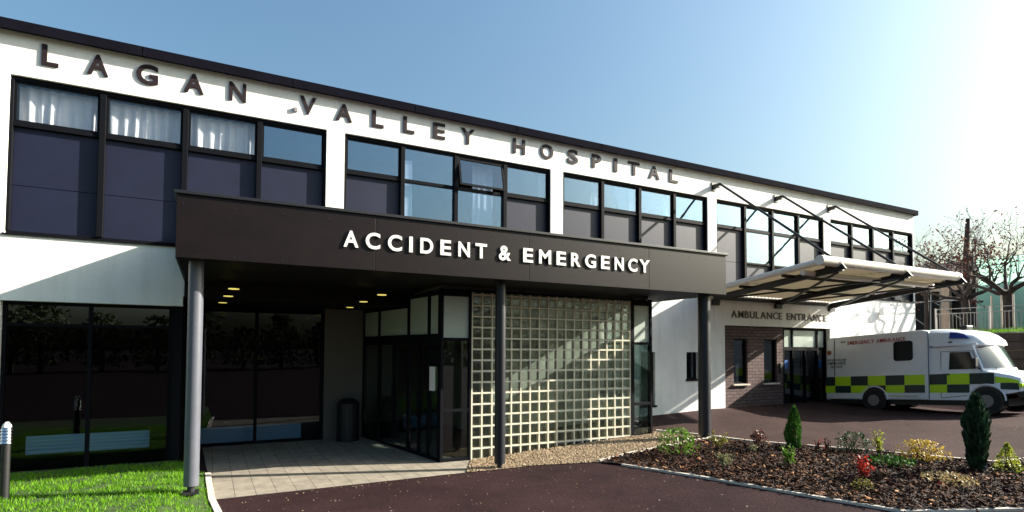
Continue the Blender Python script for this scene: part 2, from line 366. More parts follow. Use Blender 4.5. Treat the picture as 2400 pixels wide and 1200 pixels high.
def edging(name, pts, label, wd=0.06, up=0.06, sub=1):
    mb = MB()
    for a, b in zip(pts[:-1], pts[1:]):
        L = (Vector(b) - Vector(a)).length; n = max(1, int(L / 0.9))
        for k in range(n):
            p = Vector(a).lerp(Vector(b), k / n); q = Vector(a).lerp(Vector(b), (k + 1) / n - 0.004)
            mb.beam((p.x, p.y, gz(p.x, p.y) + up / 2 - 0.05), (q.x, q.y, gz(q.x, q.y) + up / 2 - 0.05), wd, up + 0.1)
    return tag(mb.build(name, M['kerb']), label, 'kerb')
edging('kerb_edging', [g2(1458, 1091), g2(1650, 1121), g2(1900, 1165), g2(2120, 1202), (20.9, -13.6)], 'straight pale edging between the planting bed and the foreground asphalt', up=0.035)
edging('kerb_edging', [g2(1537, 1012), g2(1645, 1023), g2(1760, 1038), g2(2050, 1062), g2(2330, 1088), (24.5, -10.1)], 'long pale kerb behind the shrubs, between bed and ambulance yard', up=0.06)
edging('kerb_edging', [g2(1405, 1083), g2(1482, 1064), g2(1562, 1048), g2(1657, 1029), g2(1690, 1026)], 'curved pale edging between the gravel strip and the planting bed', up=0.05)
edging('kerb_edging', [(3.22, -1.0), (3.28, -3.05), tuple(onG(512, 1205).xy)], 'cream edging strip between the lawn and the paved path', wd=0.09, up=0.03)

# ------------------------------------------------------------------ lawn
def lawnz(x, y):
    e = max(0.0, min(1.0, (3.2 - x) / 0.5))
    return gz(x, y) + 0.13 * e * e * (3 - 2 * e) * sstep(-0.2, -2.5, y) if False else gz(x, y) + 0.13 * sstep(0, 1, e)
LAWN = [(-8, -0.05), (2.6, -0.05), (3.17, -0.9), (3.22, -3.05), tuple(onG(500, 1215).xy), (3.2, -8), (-8, -8)]
tag(sheet('lawn', LAWN, M['soil'], 0.008, lawnz, 0.25), kind='structure')
def grass():
    mb = MB(); rnd = random.Random(3)
    for i in range(36000):
        if i < 30000: x, y = rnd.uniform(-0.8, 3.3), rnd.uniform(-5.4, -0.3)
        else: x, y = rnd.uniform(-6, 0), rnd.uniform(-6, -0.3)
        if not inside(LAWN, x, y): continue
        if noise.noise((x * 3.1, y * 4.0, 2)) < rnd.uniform(-.5, -.12): continue
        z = lawnz(x, y); h = rnd.uniform(0.03, 0.075) * (1 + 0.6 * noise.noise((x * 2, y * 2, 0))); a = rnd.uniform(0, 6.28); wd = 0.006
        dx, dy = math.cos(a) * wd, math.sin(a) * wd; lx, ly = rnd.gauss(0, .025), rnd.gauss(0, .025)
        mb.add([(x - dx, y - dy, z), (x + dx, y + dy, z), (x + lx, y + ly, z + h)], [(0, 1, 2)])
    tag(mb.build('grass', M['grass']), 'short bright green grass on the lawn at the lower left', 'grass', kind='stuff')
grass()

# ------------------------------------------------------------------ hospital building
P = 1.34454; PIER = 0.38938; PITCHX = 4 * P + PIER
ZT, ZM, ZJ, ZB = 7.1716, 6.319, 5.235, 4.3516
XR = 28.52; ROOF = 8.0
bld = thing('hospital_building', 'long two storey white rendered hospital block with dark window bands and flat roof', 'building', (12, 0, 0))
def wall_cells(mb, x0, x1, z0, z1, holes, ya, yb):
    xs = sorted(set([x0, x1] + [h[0] for h in holes] + [h[1] for h in holes])); zs = sorted(set([z0, z1] + [h[2] for h in holes] + [h[3] for h in holes]))
    def solid(i, j):
        if i < 0 or j < 0 or i >= len(xs) - 1 or j >= len(zs) - 1: return False
        cx, cz = (xs[i] + xs[i + 1]) / 2, (zs[j] + zs[j + 1]) / 2
        return not any(h[0] < cx < h[1] and h[2] < cz < h[3] for h in holes)
    for i in range(len(xs) - 1):
        for j in range(len(zs) - 1):
            if not solid(i, j): continue
            a, b, c, d = xs[i], xs[i + 1], zs[j], zs[j + 1]
            mb.add([(a, ya, c), (b, ya, c), (b, ya, d), (a, ya, d)], [(0, 1, 2, 3)]); mb.add([(a, yb, c), (b, yb, c), (b, yb, d), (a, yb, d)], [(3, 2, 1, 0)])
            if not solid(i - 1, j): mb.add([(a, ya, c), (a, ya, d), (a, yb, d), (a, yb, c)], [(0, 1, 2, 3)])
            if not solid(i + 1, j): mb.add([(b, ya, c), (b, ya, d), (b, yb, d), (b, yb, c)], [(3, 2, 1, 0)])
            if not solid(i, j - 1): mb.add([(a, ya, c), (b, ya, c), (b, yb, c), (a, yb, c)], [(3, 2, 1, 0)])
            if not solid(i, j + 1): mb.add([(a, ya, d), (b, ya, d), (b, yb, d), (a, yb, d)], [(0, 1, 2, 3)])
holes = [(k * PITCHX, k * PITCHX + 4 * P, ZB, ZT) for k in range(5)]
holes += [(-0.02, 2.72, -0.6, 3.18), (2.72, 9.4, -0.6, 3.38), (17.62, 22.95, -0.6, 3.17), (15.98, 16.45, 1.49, 2.31), (14.2, 14.74, 0.76, 2.31)]
mb = MB(); wall_cells(mb, -9, XR, -0.6, ROOF - 0.06, holes, 0.0, 0.3)
mb.build('front_wall', M['white'], bld)
mb = MB()
mb.box((XR - 0.3, 0.302, -0.6), (XR, 13, ROOF - 0.06)); mb.box((-9, 12.7, -0.6), (XR - 0.302, 13, ROOF - 0.06)); mb.box((-9, 0.302, -0.6), (-8.7, 12.69, ROOF - 0.06))
mb.build('outer_wall', M['white'], bld)
mb = MB(); mb.box((-9, -0.1, ROOF - 0.055), (XR + 0.06, 13.1, ROOF + 0.02)); mb.build('flat_roof', M['roof_edge'], bld)
mb = MB(); mb.box((-9, -0.155, ROOF - 0.10), (XR + 0.08, -0.102, ROOF + 0.085)); mb.box((XR + 0.07, -0.1, ROOF - 0.10), (XR + 0.12, 13.1, ROOF + 0.085))
x = -8.8
while x < XR: mb.box((x, -0.160, ROOF - 0.098), (x + 0.02, -0.157, ROOF + 0.083)); x += 2.69
mb.build('roof_edge', M['roof_edge'], bld, bevel=0.008)
# upper rooms behind the windows
mb = MB()
mb.box((-8.6, 4.5, 3.9), (XR - 0.4, 4.6, 7.8)); mb.box((-8.6, 0.5, 3.9), (XR - 0.4, 4.49, 4.0)); mb.box((-8.6, 0.5, 7.5), (XR - 0.4, 4.49, 7.6))
for k in range(1, 5): mb.box((k * PITCHX - 0.25, 0.42, 4.01), (k * PITCHX - 0.15, 4.48, 7.49))
mb.build('upper_rooms', M['room'], bld)

def curtain(mb, x0, x1, z0, z1, y=0.36, amp=0.05, n=None, seed=0):
    rnd = random.Random(seed); n = n or int((x1 - x0) / 0.012); vs = []; fs = []
    ph = [rnd.uniform(0, 6.28) for _ in range(3)]
    for i in range(n + 1):
        x = x0 + (x1 - x0) * i / n
        for j in range(5):
            t = j / 4; A = amp * (0.35 + 0.65 * (1 - t))
            vs.append((x + 0.02 * (1 - t) * math.sin(x * 9 + ph[0]), y + A * (math.sin(x * 34 + ph[1] + 1.2 * math.sin(x * 7 + ph[2])) + 0.5 * math.sin(x * 23 + ph[0])), z0 + (z1 - z0) * t))
    for i in range(n):
        for j in range(4): fs.append((i * 5 + j, (i + 1) * 5 + j, (i + 1) * 5 + j + 1, i * 5 + j + 1))
    mb.add(vs, fs)
for k in range(5):
    xa = k * PITCHX; xb = xa + 4 * P
    fr = MB()
    yf, yb_ = 0.055, 0.20
    fr.box((xa + .002, yf, ZT - 0.075), (xb - .002, yb_, ZT - .002)); fr.box((xa + .002, yf, ZB + .002), (xb - .002, yb_, ZB + 0.06))
    for m_ in range(5):
        x = xa + m_ * P; wd = 0.05
        x0 = max(xa + .004, x - wd); x1 = min(xb - .004, x + wd)
        fr.box((x0, yf - 0.03, ZB + .061), (x1, yb_ - .001, ZT - .076))
    two = {1: (1, 2), 3: (1, 2)}.get(k, ())
    for m_ in range(4):
        x0, x1 = xa + m_ * P + 0.052, xa + (m_ + 1) * P - 0.052
        fr.box((x0, yf + .004, ZM - 0.04), (x1, yb_ - .002, ZM + 0.04))
        if m_ in two: fr.box((x0, yf + .004, ZJ - 0.03), (x1, yb_ - .002, ZJ + 0.03))
    win = fr.build('window_band', M['dark_frame'], bld, bevel=0.006)
    opened = (k == 1)
    for m_ in range(4):
        x0, x1 = xa + m_ * P + 0.053, xa + (m_ + 1) * P - 0.053
        s = MB(); z1 = ZM - 0.041
        if m_ in two: z1 = ZJ - 0.031
        else:
            s.box((x0, 0.128, ZJ + 0.006), (x1, 0.16, z1)); z1 = ZJ - 0.006
        s.box((x0, 0.128, ZB + 0.061), (x1, 0.16, z1)); s.box((x0, 0.15, ZJ - 0.02), (x1, 0.165, ZJ + 0.02))
        s.build('spandrel_panel', M['spandrel'], win)
        sash = MB()
        if not (opened and m_ in (1, 2)):
            e = 0.035
            sash.box((x0, 0.075, ZM + .041), (x1, 0.13, ZM + .041 + e)); sash.box((x0, 0.075, ZT - .076 - e), (x1, 0.13, ZT - .076))
            sash.box((x0, 0.075, ZM + .042 + e), (x0 + e, 0.13, ZT - .077 - e)); sash.box((x1 - e, 0.075, ZM + .042 + e), (x1, 0.13, ZT - .077 - e))
            sash.build('sash', M['dark_frame'], win)
            g = MB(); g.box((x0 + e, 0.10, ZM + .042 + e), (x1 - e, 0.106, ZT - .077 - e)); g.build('pane', M['pane'] if k or m_ == 3 else M['pane_thin'], win)
        elif m_ == 1:
            g = MB(); g.box((x0, 0.10, ZM + .041), (x1, 0.106, ZT - .076)); g.build('pane', M['pane'], win)
        else:   # top hung sash standing open
            zt = ZT - 0.08; zb = ZM + 0.045; off = 0.16; e = 0.05
            def Q(xx, t, d=0.0):
                return (xx, 0.06 - off * (1 - t) + d, zb + 0.012 + (zt - zb - 0.012) * t)
            sash.add([Q(x0, 0), Q(x1, 0), Q(x1, 1), Q(x0, 1), Q(x0 + e, .07), Q(x1 - e, .07), Q(x1 - e, .93), Q(x0 + e, .93),
                      Q(x0, 0, .05), Q(x1, 0, .05), Q(x1, 1, .05), Q(x0, 1, .05), Q(x0 + e, .07, .05), Q(x1 - e, .07, .05), Q(x1 - e, .93, .05), Q(x0 + e, .93, .05)],
                     [(0, 1, 5, 4), (1, 2, 6, 5), (2, 3, 7, 6), (3, 0, 4, 7), (8, 12, 13, 9), (9, 13, 14, 10), (10, 14, 15, 11), (11, 15, 12, 8),
                      (0, 8, 9, 1), (1, 9, 10, 2), (2, 10, 11, 3), (3, 11, 8, 0), (4, 5, 13, 12), (5, 6, 14, 13), (6, 7, 15, 14), (7, 4, 12, 15)])
            tag(sash.build('sash', M['dark_frame'], win), 'sash tilted open at the bottom')
            g = MB(); g.add([Q(x0 + e, .07, .02), Q(x1 - e, .07, .02), Q(x1 - e, .93, .02), Q(x0 + e, .93, .02)], [(0, 1, 2, 3)]); g.build('pane', M['pane'], win)
        if m_ in two:
            g = MB(); g.box((x0, 0.10, ZJ + .031), (x1, 0.106, ZM - .041)); g.build('pane', M['pane'], win)
        c = MB()
        if k == 0 and m_ < 3: curtain(c, x0 + 0.02, x1 - 0.02, ZM - 0.02, ZT - 0.10, seed=m_, y=0.27)
        if k == 1 and m_ == 1: curtain(c, x0 + 0.0, x0 + 0.24, ZJ - 0.2, ZT - 0.3, amp=0.02, y=0.26)
        if k == 1 and m_ == 2: curtain(c, x0 + 0.55, x1 - 0.12, ZJ - 0.2, ZT - 0.1, amp=0.025, seed=5, y=0.45)
        if k in (1, 2) and m_ in (0, 3) and not (k == 1 and m_ == 0): curtain(c, x1 - 0.16, x1 + 0.03, ZM - 0.02, ZT - 0.1, amp=0.015, seed=9, y=0.3)
        if k == 2 and m_ in (0, 1, 2): curtain(c, x1 - 0.14, x1 + 0.03, ZM - 0.02, ZT - 0.12, amp=0.015, seed=m_, y=0.30)
        if c.v: c.build('curtain', M['curtain'], win)
        if k == 3 and m_ in (0, 1, 2):
            b_ = MB(); b_.box((x0 + 0.5, 0.9, ZJ + 0.3), (x1 - 0.1, 0.93, ZM + 0.2 + 0.1 * m_)); b_.build('blind', M['blind'], win)
    sl = MB(); sl.box((xa - 0.03, -0.035, ZB - 0.022), (xb + 0.03, 0.054, ZB + 0.001)); sl.build('sill', M['dark_frame'], win)

# ground floor: left glazing, recess under the canopy, interior
CX0_ = 2.742
gf = MB()
for x0, x1 in ((-0.015, 0.035), (1.21, 1.27), (2.49, 2.555)): gf.box((x0, 0.14, -0.2), (x1, 0.24, 3.175))
for z0, z1 in ((3.12, 3.176), (2.74, 2.79), (-0.1, 0.16)): gf.box((0.036, 0.145, z0), (1.209, 0.235, z1)); gf.box((1.271, 0.145, z0), (2.489, 0.235, z1))
glz = gf.build('ground_floor_window', M['dark_frame'], bld)
for x0, x1 in ((0.036, 1.209), (1.271, 2.489)):
    for z0, z1 in ((0.161, 2.739), (2.791, 3.119)):
        g = MB(); g.box((x0, 0.185, z0), (x1, 0.191, z1)); g.build('pane', M['pane_low'] if z0 < 2 else M['pane_top'], glz)
YW = 2.2
rec = MB(); rec.box((2.557, 0.06, -0.3), (2.718, YW - .002, 3.178)); rec.build('dark_pier', M['dark_frame'], bld)
rec = MB(); rec.box((CX0_ , -.03, 3.35), (9.39, -.002, 3.68)); rec.box((CX0_, -.001, 3.35), (9.39, .301, 3.377)); rec.build('shade_panel', M['soffit'], bld)  # black panels added over the white wall to stand in for shade
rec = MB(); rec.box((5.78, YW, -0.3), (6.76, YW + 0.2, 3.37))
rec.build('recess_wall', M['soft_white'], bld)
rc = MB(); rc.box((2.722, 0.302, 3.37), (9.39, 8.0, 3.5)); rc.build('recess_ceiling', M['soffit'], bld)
gf = MB()
for x0, x1 in ((2.722, 2.80), (4.17, 4.24), (5.70, 5.778)): gf.box((x0, YW, -0.1), (x1, YW + 0.09, 3.369))
for z0, z1 in ((-0.1, 0.09), (3.30, 3.368)):
    gf.box((2.801, YW + .004, z0), (4.169, YW + .086, z1)); gf.box((4.241, YW + .004, z0), (5.699, YW + .086, z1))
glz2 = gf.build('recessed_window', M['dark_frame'], bld)
for x0, x1 in ((2.801, 4.169), (4.241, 5.699)):
    g = MB(); g.box((x0, YW + .04, 0.091), (x1, YW + .046, 3.299)); g.build('pane', M['pane_low'], glz2)
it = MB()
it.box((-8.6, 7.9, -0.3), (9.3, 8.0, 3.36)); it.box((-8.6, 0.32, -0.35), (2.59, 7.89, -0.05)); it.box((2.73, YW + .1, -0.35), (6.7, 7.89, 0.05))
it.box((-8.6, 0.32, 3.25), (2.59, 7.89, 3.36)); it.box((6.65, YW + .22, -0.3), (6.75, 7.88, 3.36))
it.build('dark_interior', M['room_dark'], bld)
lb = MB(); lb.box((9.401, 0.302, -0.3), (9.5, 5, 3.36)); lb.box((6.76, 5, -0.3), (9.4, 5.1, 3.36)); lb.build('lobby_wall', M['room_warm'], bld)
# radiators behind the glass
for x0, x1, y, z0, z1, lab in ((0.262, 2.184, 0.6, 0.39, 0.725, 'long blue grey radiator behind the lower left window'), (3.0, 5.3, YW + 0.35, 0.10, 0.47, 'blue grey radiator behind the recessed glazing under the canopy')):
    r_ = MB(); r_.box((x0, y, z0), (x1, y + 0.07, z1))
    n_ = 5
    for q in range(n_): r_.box((x0 + .01, y - 0.012, z0 + (z1 - z0) * (q + .2) / n_), (x1 - .01, y - .001, z0 + (z1 - z0) * (q + .8) / n_))
    tag(r_.build('radiator', M['radiator'], bevel=0.004), lab, 'radiator')

# small windows in the white wall, plinth
for x0, x1, z0, z1 in ((15.98, 16.45, 1.49, 2.31), (14.2, 14.74, 0.76, 2.31)):
    f = MB(); e = .04
    f.box((x0 + .002, .08, z0 + .002), (x1 - .002, .16, z0 + e)); f.box((x0 + .002, .08, z1 - e), (x1 - .002, .16, z1 - .002))
    f.box((x0 + .002, .08, z0 + e + .001), (x0 + e, .16, z1 - e - .001)); f.box((x1 - e, .08, z0 + e + .001), (x1 - .002, .16, z1 - e - .001))
    wn = f.build('small_window', M['dark_frame'], bld)
    g = MB(); g.box((x0 + e, .11, z0 + e), (x1 - e, .116, z1 - e)); g.build('pane', M['pane_low'], wn)
    s = MB(); s.box((x0 - .04, -.05, z0 - .05), (x1 + .04, .079, z0 + .001)); s.build('sill', M['dark_frame'], wn)
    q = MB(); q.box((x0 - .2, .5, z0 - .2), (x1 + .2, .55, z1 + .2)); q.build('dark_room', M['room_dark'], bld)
pl = MB(); pl.box((12.95, -0.03, 0.0), (17.6, -0.002, 0.40)); pl.build('plinth', M['brick'], bld)

# ambulance entrance recess: brick wall, doors
bw = MB(); wall_cells(bw, 17.62, 20.58, -0.2, 3.17, [(18.18, 18.83, 1.28, 2.75), (19.62, 20.27, 1.28, 2.75)], 0.15, 0.32)
bw.build('brick_wall', M['brick'], bld)
for x0, x1 in ((18.18, 18.83), (19.62, 20.27)):
    f = MB(); e = .05; z0, z1 = 1.28, 2.75
    f.box((x0 + .002, .22, z0 + .002), (x1 - .002, .29, z0 + e)); f.box((x0 + .002, .22, z1 - e), (x1 - .002, .29, z1 - .002))
    f.box((x0 + .002, .22, z0 + e + .001), (x0 + e, .29, z1 - e - .001)); f.box((x1 - e, .22, z0 + e + .001), (x1 - .002, .29, z1 - e - .001))
    wn = f.build('narrow_window', M['dark_frame'], bld)
    g = MB(); g.box((x0 + e, .25, z0 + e), (x1 - e, .256, z1 - e)); g.build('pane', M['pane_low'], wn)
    s = MB(); s.box((x0 - .06, .07, z0 - .045), (x1 + .04, .218, z0 + .001)); s.build('sill', M['kerb'], wn)
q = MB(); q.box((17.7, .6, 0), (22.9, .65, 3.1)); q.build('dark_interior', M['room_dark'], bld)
f = MB()
for x0, x1 in ((20.585, 20.66), (21.08, 21.14), (22.42, 22.50), (22.86, 22.945)): f.box((x0, .15, .2), (x1, .26, 3.165))
for z0, z1 in ((2.38, 2.50), (3.08, 3.164)):
    for x0, x1 in ((20.661, 21.079), (21.141, 22.419), (22.501, 22.859)): f.box((x0, .155, z0), (x1, .255, z1))
for x0, x1 in ((20.661, 21.079), (22.501, 22.859)): f.box((x0, .155, 1.27), (x1, .255, 1.33))
f.box((21.75, .156, .2), (21.81, .254, 2.379))
dr = f.build('entrance_door', M['dark_frame'], bld)
for x0, x1 in ((20.661, 21.079), (21.141, 22.419), (22.501, 22.859)):
    g = MB(); g.box((x0, .2, 2.501), (x1, .206, 3.079)); g.build('transom_light', M['frost'], dr)
for x0, x1 in ((20.661, 21.079), (21.141, 21.749), (21.811, 22.419), (22.501, 22.859)):
    g = MB(); g.box((x0, .2, .45), (x1, .206, 2.379)); g.build('pane', M['pane_low'], dr)
for x in (20.72, 22.55):
    g = MB(); g.box((x, .185, 1.75), (x + .16, .195, 2.05)); g.build('door_notice', M['blue_sign'], dr)
ic = MB(); ic.box((20.38, .10, 1.62), (20.50, .148, 1.95)); tag(ic.build('intercom_panel', M['van_black'], bevel=.01), 'small black intercom panel on the brick beside the ambulance doors', 'intercom')
p_ = onY(693, 258, 0)
t = MB(); t.box((p_.x - .04, -.05, p_.z - .045), (p_.x + .04, -.001, p_.z + .045)); tag(t.build('wall_fixture', M['rail'], bevel=.008), 'tiny grey fixture on the white wall left of the letter V', 'fixture')
fl = thing('flood_light', 'white square floodlight on the wall right of the ambulance sign', 'light', (26.1, -0.1, 3.6))
p_ = onY(2062, 733, 0)
t = MB(); t.box((p_.x - .16, -0.22, p_.z - .12), (p_.x + .16, -0.06, p_.z + .10)); t.build('lamp_head', M['letter_white'], fl, bevel=.02)
t = MB(); t.box((p_.x - .04, -0.06, p_.z - .05), (p_.x + .04, -0.001, p_.z + .05)); t.build('bracket', M['van_black'], fl)

# ------------------------------------------------------------------ A&E canopy
CX0, CX1, CY, CZ0, CZ1 = 2.735, 13.92, -3.36, 3.675, 4.60
can = thing('entrance_canopy', 'wide black box canopy over the emergency entrance on three round posts', 'canopy', (8, CY, 0))
seams = [CX0, 4.60 + 0.03, 7.18, 9.73, CX1]
seams = [CX0] + [onY(px, 590, CY).x for px in (880, 1241, 1521)] + [CX1]
for i in range(4):
    a, b = seams[i] + .004, seams[i + 1] - .004
    f = MB(); f.box((a, CY, CZ0), (b, CY + 0.04, CZ1)); o = f.build('fascia_panel', M['fascia'], can, bevel=.003)
    s = MB(); n_ = 5
    for q in range(n_):
        x = a + .08 + (b - a - .16) * q / (n_ - 1)
        for z in (CZ0 + .05, CZ1 - .13): s.tube((x, CY - .006, z), (x, CY + .002, z), .010, n=8)
    s.build('fixing_screw', M['screw_and_shaded_column'], o)
f = MB(); f.box((CX0, CY + .042, CZ0), (CX0 + .04, -.002, CZ1)); f.build('side_panel', M['fascia'], can)
f = MB(); f.box((CX1 - .04, CY + .042, CZ0), (CX1, -.002, CZ1)); f.build('side_panel', M['fascia'], can)
f = MB(); f.box((CX0 + .042, CY + .042, CZ0 + .01), (CX1 - .042, -.002, CZ0 + .06))
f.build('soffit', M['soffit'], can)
f = MB(); f.box((CX0 - .03, CY - .035, CZ1 + .001), (CX1 + .045, -.002, CZ1 + .05)); f.build('coping', M['trim'], can, bevel=.006)
def d3(px, py, z):
    d = ray(px, py); return CAM + d * ((z - CAM.z) / d.z)
for px, py in ((548, 678), (535, 695), (522, 710), (895, 692), (852, 708), (820, 721)):
    q = d3(px, py, 3.362)
    f = MB(); f.tube((q.x, q.y, 3.362), (q.x, q.y, 3.374), .085, n=20); f.build('downlight', M['lamp'], bld)
for (cx, r, mm) in ((3.0, .105, 'column'), (8.19, .105, 'screw_and_shaded_column'), (13.62, .145, 'screw_and_shaded_column')):
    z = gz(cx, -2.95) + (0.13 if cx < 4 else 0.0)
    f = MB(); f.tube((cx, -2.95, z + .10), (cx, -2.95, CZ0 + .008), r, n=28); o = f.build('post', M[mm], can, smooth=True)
    f = MB(); f.tube((cx, -2.95, z - .05), (cx, -2.95, z + .10), r * .5, n=14); f.box((cx - r * 1.0, -2.95 - r, z - .02), (cx + r, -2.95 + r, z + .015)); f.build('post_base', M['steel_dark'], o)

# ------------------------------------------------------------------ raised letters
def glyph(ch, x0, x1, z0, z1, y, depth, bold=0.012):
    cu = bpy.data.curves.new('glyph', 'FONT'); cu.body = ch; cu.size = 1; cu.extrude = 0.5; cu.offset = bold; cu.resolution_u = 6
    to = bpy.data.objects.new('glyph', cu); COL.objects.link(to)
    dg = bpy.context.evaluated_depsgraph_get(); me = bpy.data.meshes.new_from_object(to.evaluated_get(dg))
    bpy.data.objects.remove(to)
    xs = [v.co.x for v in me.vertices]; ys = [v.co.y for v in me.vertices]
    ax, bx, ay, by = min(xs), max(xs), min(ys), max(ys)
    if x1 is None: x1 = x0 + (bx - ax) * (z1 - z0) / (by - ay)
    out = []
    for v in me.vertices:
        out.append((x0 + (v.co.x - ax) / (bx - ax) * (x1 - x0), y - depth * (v.co.z + 0.5), z0 + (v.co.y - ay) / (by - ay) * (z1 - z0)))
    fs = [tuple(reversed(p.vertices)) for p in me.polygons]
    bpy.data.meshes.remove(me); return out, fs
def sign_letters(parent, items, z0, h, y, depth, m, bold=0.024):
    for ch, a, b in items:
        over = 0.012 * h if ch in 'OCGS&' else 0
        v, f = glyph(ch, a, b, z0 - over, z0 + h + over, y, depth, bold)
        q = MB(); q.add(v, f); q.build('letter', m, parent)
sg = thing('hospital_name_sign', 'row of dark raised capitals reading LAGAN VALLEY HOSPITAL along the top of the white wall', 'sign', (8, -.02, 7.4))
LV = [('L', 98, 138), ('A', 205, 255), ('G', 320, 371), ('A', 431, 478), ('N', 537, 577), ('V', 703, 741), ('A', 787, 825), ('L', 872, 899), ('L', 945, 971), ('E', 1015, 1043), ('Y', 1080, 1112),
      ('H', 1202, 1230), ('O', 1266, 1296), ('S', 1330, 1354), ('P', 1387, 1408), ('I', 1438, 1446), ('T', 1472, 1498), ('A', 1520, 1545), ('L', 1568, 1588)]
def zmid(px): return 137 + (px - 115) * (412 - 137) / (1578 - 115)
sign_letters(sg, [(c, onY(a, zmid(a), 0).x, onY(b, zmid(b), 0).x) for c, a, b in LV], 7.425, 0.385, -0.004, 0.022, M['letter_dark'])
sg = thing('emergency_sign', 'white raised capitals reading ACCIDENT & EMERGENCY on the black canopy', 'sign', (8, CY, 4))
AE = [('A', 804, 839), ('C', 856, 890), ('C', 908, 941), ('I', 958, 966), ('D', 984, 1014), ('E', 1031, 1056), ('N', 1073, 1100), ('T', 1113, 1140), ('&', 1168, 1196), ('E', 1225, 1248), ('M', 1262, 1290),
      ('E', 1303, 1325), ('R', 1337, 1359), ('G', 1370, 1395), ('E', 1407.5, 1427), ('N', 1439, 1460), ('C', 1471, 1492), ('Y', 1497, 1521)]
sign_letters(sg, [(c, onY(a, 600, CY).x, onY(b, 600, CY).x) for c, a, b in AE], 4.03, 0.272, CY - 0.006, 0.022, M['letter_white'])
def word(txt, x0, x1, z0, h, y, depth, bold=0.02, gap=0.22):
    ws = []
    for ch in txt:
        v, f = glyph(ch, 0, None, 0, h, y, depth, bold); ws.append(max(p[0] for p in v))
    tot = sum(ws) + gap * h * (len(txt) - 1); k = (x1 - x0) / tot; x = x0; out = []
    for ch, q in zip(txt, ws): out.append((ch, x, x + q * k)); x += (q + gap * h) * k
    return out
sg = thing('ambulance_entrance_sign', 'dark raised capitals reading AMBULANCE ENTRANCE above the brick entrance', 'sign', (20, 0, 3.4))
sign_letters(sg, word('AMBULANCE', 17.90, 20.34, 3.42, .23, 0, .03) + word('ENTRANCE', 20.60, 22.76, 3.42, .23, 0, .03), 3.42, .23, -.004, .02, M['letter_brown'], 0.006)

# ------------------------------------------------------------------ glass porch
por = thing('glass_porch', 'entrance porch with glass block front wall, dark framed doors and glazed sides', 'porch', (10, -1.92, 0.05))
GY = -1.92; BW = 0.2325; GX0 = 8.05; NB = 18; ZG0 = 0.07; NR = 15; BH = 0.2295
ZG1 = ZG0 + NR * BH
mo = MB(); th = 0.095; j = 0.034
for c in range(NB + 1):
    x = GX0 + c * BW
    mo.box((x - j / 2, GY, ZG0 - .15), (x + j / 2, GY + th, ZG1 + .05))
for r_i in range(NR + 1):
    z = ZG0 + r_i * BH
    for c in range(NB):
        x = GX0 + c * BW; mo.box((x + j / 2, GY + .002, z - j / 2), (x + BW - j / 2, GY + th - .002, z + j / 2))
gw = mo.build('glass_block_wall', M['mortar'], por)
M['block'] = glass('glass_block', 0.05, (0.80, 0.84, 0.78), 0.06, 0.0, 0.4)
def block_nodes():
    n = M['block'].node_tree; mx = n.nodes['Mix Shader']; tr = n.nodes['Transparent BSDF']; o = n.nodes['Material Output']
    ge = n.nodes.new('ShaderNodeNewGeometry'); rp = n.nodes.new('ShaderNodeValToRGB')
    rp.color_ramp.elements[0].color = (0.55, 0.58, 0.54, 1); rp.color_ramp.elements[1].color = (0.93, 0.95, 0.90, 1)
    n.links.new(ge.outputs['Random Per Island'], rp.inputs[0]); n.links.new(rp.outputs[0], tr.inputs[0])
    tl = n.nodes.new('ShaderNodeBsdfTranslucent'); tl.inputs[0].default_value = (0.62, 0.66, 0.60, 1); m2 = n.nodes.new('ShaderNodeMixShader'); m2.inputs[0].default_value = 0.16
    n.links.new(mx.outputs[0], m2.inputs[1]); n.links.new(tl.outputs[0], m2.inputs[2]); n.links.new(m2.outputs[0], o.inputs[0])
    tc = n.nodes.new('ShaderNodeTexCoord'); t = n.nodes.new('ShaderNodeTexNoise'); t.inputs['Scale'].default_value = 9; bp = n.nodes.new('ShaderNodeBump'); bp.inputs['Strength'].default_value = .5; bp.inputs['Distance'].default_value = .02
    n.links.new(tc.outputs['Object'], t.inputs['Vector']); n.links.new(t.outputs['Fac'], bp.inputs['Height']); n.links.new(bp.outputs[0], n.nodes['Glossy BSDF'].inputs['Normal'])
block_nodes()
g = MB()
for c in range(NB):
    for r_i in range(NR):
        x0 = GX0 + c * BW + j / 2; x1 = x0 + BW - j; z0 = ZG0 + r_i * BH + j / 2; z1 = z0 + BH - j
        xm, zm = (x0 + x1) / 2, (z0 + z1) / 2; e = .02
        for yy, sg_ in ((GY + .012, 1), (GY + th - .012, -1)):
            g.add([(x0, yy, z0), (x1, yy, z0), (x1, yy, z1), (x0, yy, z1), (x0 + e, yy - sg_ * .008, z0 + e), (x1 - e, yy - sg_ * .008, z0 + e), (x1 - e, yy - sg_ * .008, z1 - e), (x0 + e, yy - sg_ * .008, z1 - e)],
                  [(0, 1, 5, 4), (1, 2, 6, 5), (2, 3, 7, 6), (3, 0, 4, 7), (4, 5, 6, 7)])
g.build('glass_blocks', M['block'], gw)
GX1 = GX0 + NB * BW
fr = MB()
PXL = 7.38
for x0, x1 in ((PXL - .03, PXL + .03), (7.98, GX0 - .018), (GX1 + .018, GX1 + .12), (12.86, 12.92)): fr.box((x0, GY - .01, -.05), (x1, GY + .09, 3.62))
for x0, x1, zs in ((PXL + .031, 7.979, ((-.05, .14), (1.08, 1.14), (2.54, 2.60), (3.46, 3.60))), (GX1 + .121, 12.859, ((-.05, .10), (1.02, 1.09), (2.50, 2.56), (3.46, 3.60)))):
    for z0, z1 in zs: fr.box((x0, GY - .005, z0), (x1, GY + .085, z1))
fr.box((GX0 - .017, GY - .002, ZG1 + .051), (GX1 + .017, GY + .088, 3.61))
fr.build('front_frame', M['dark_frame'], por, bevel=.004)
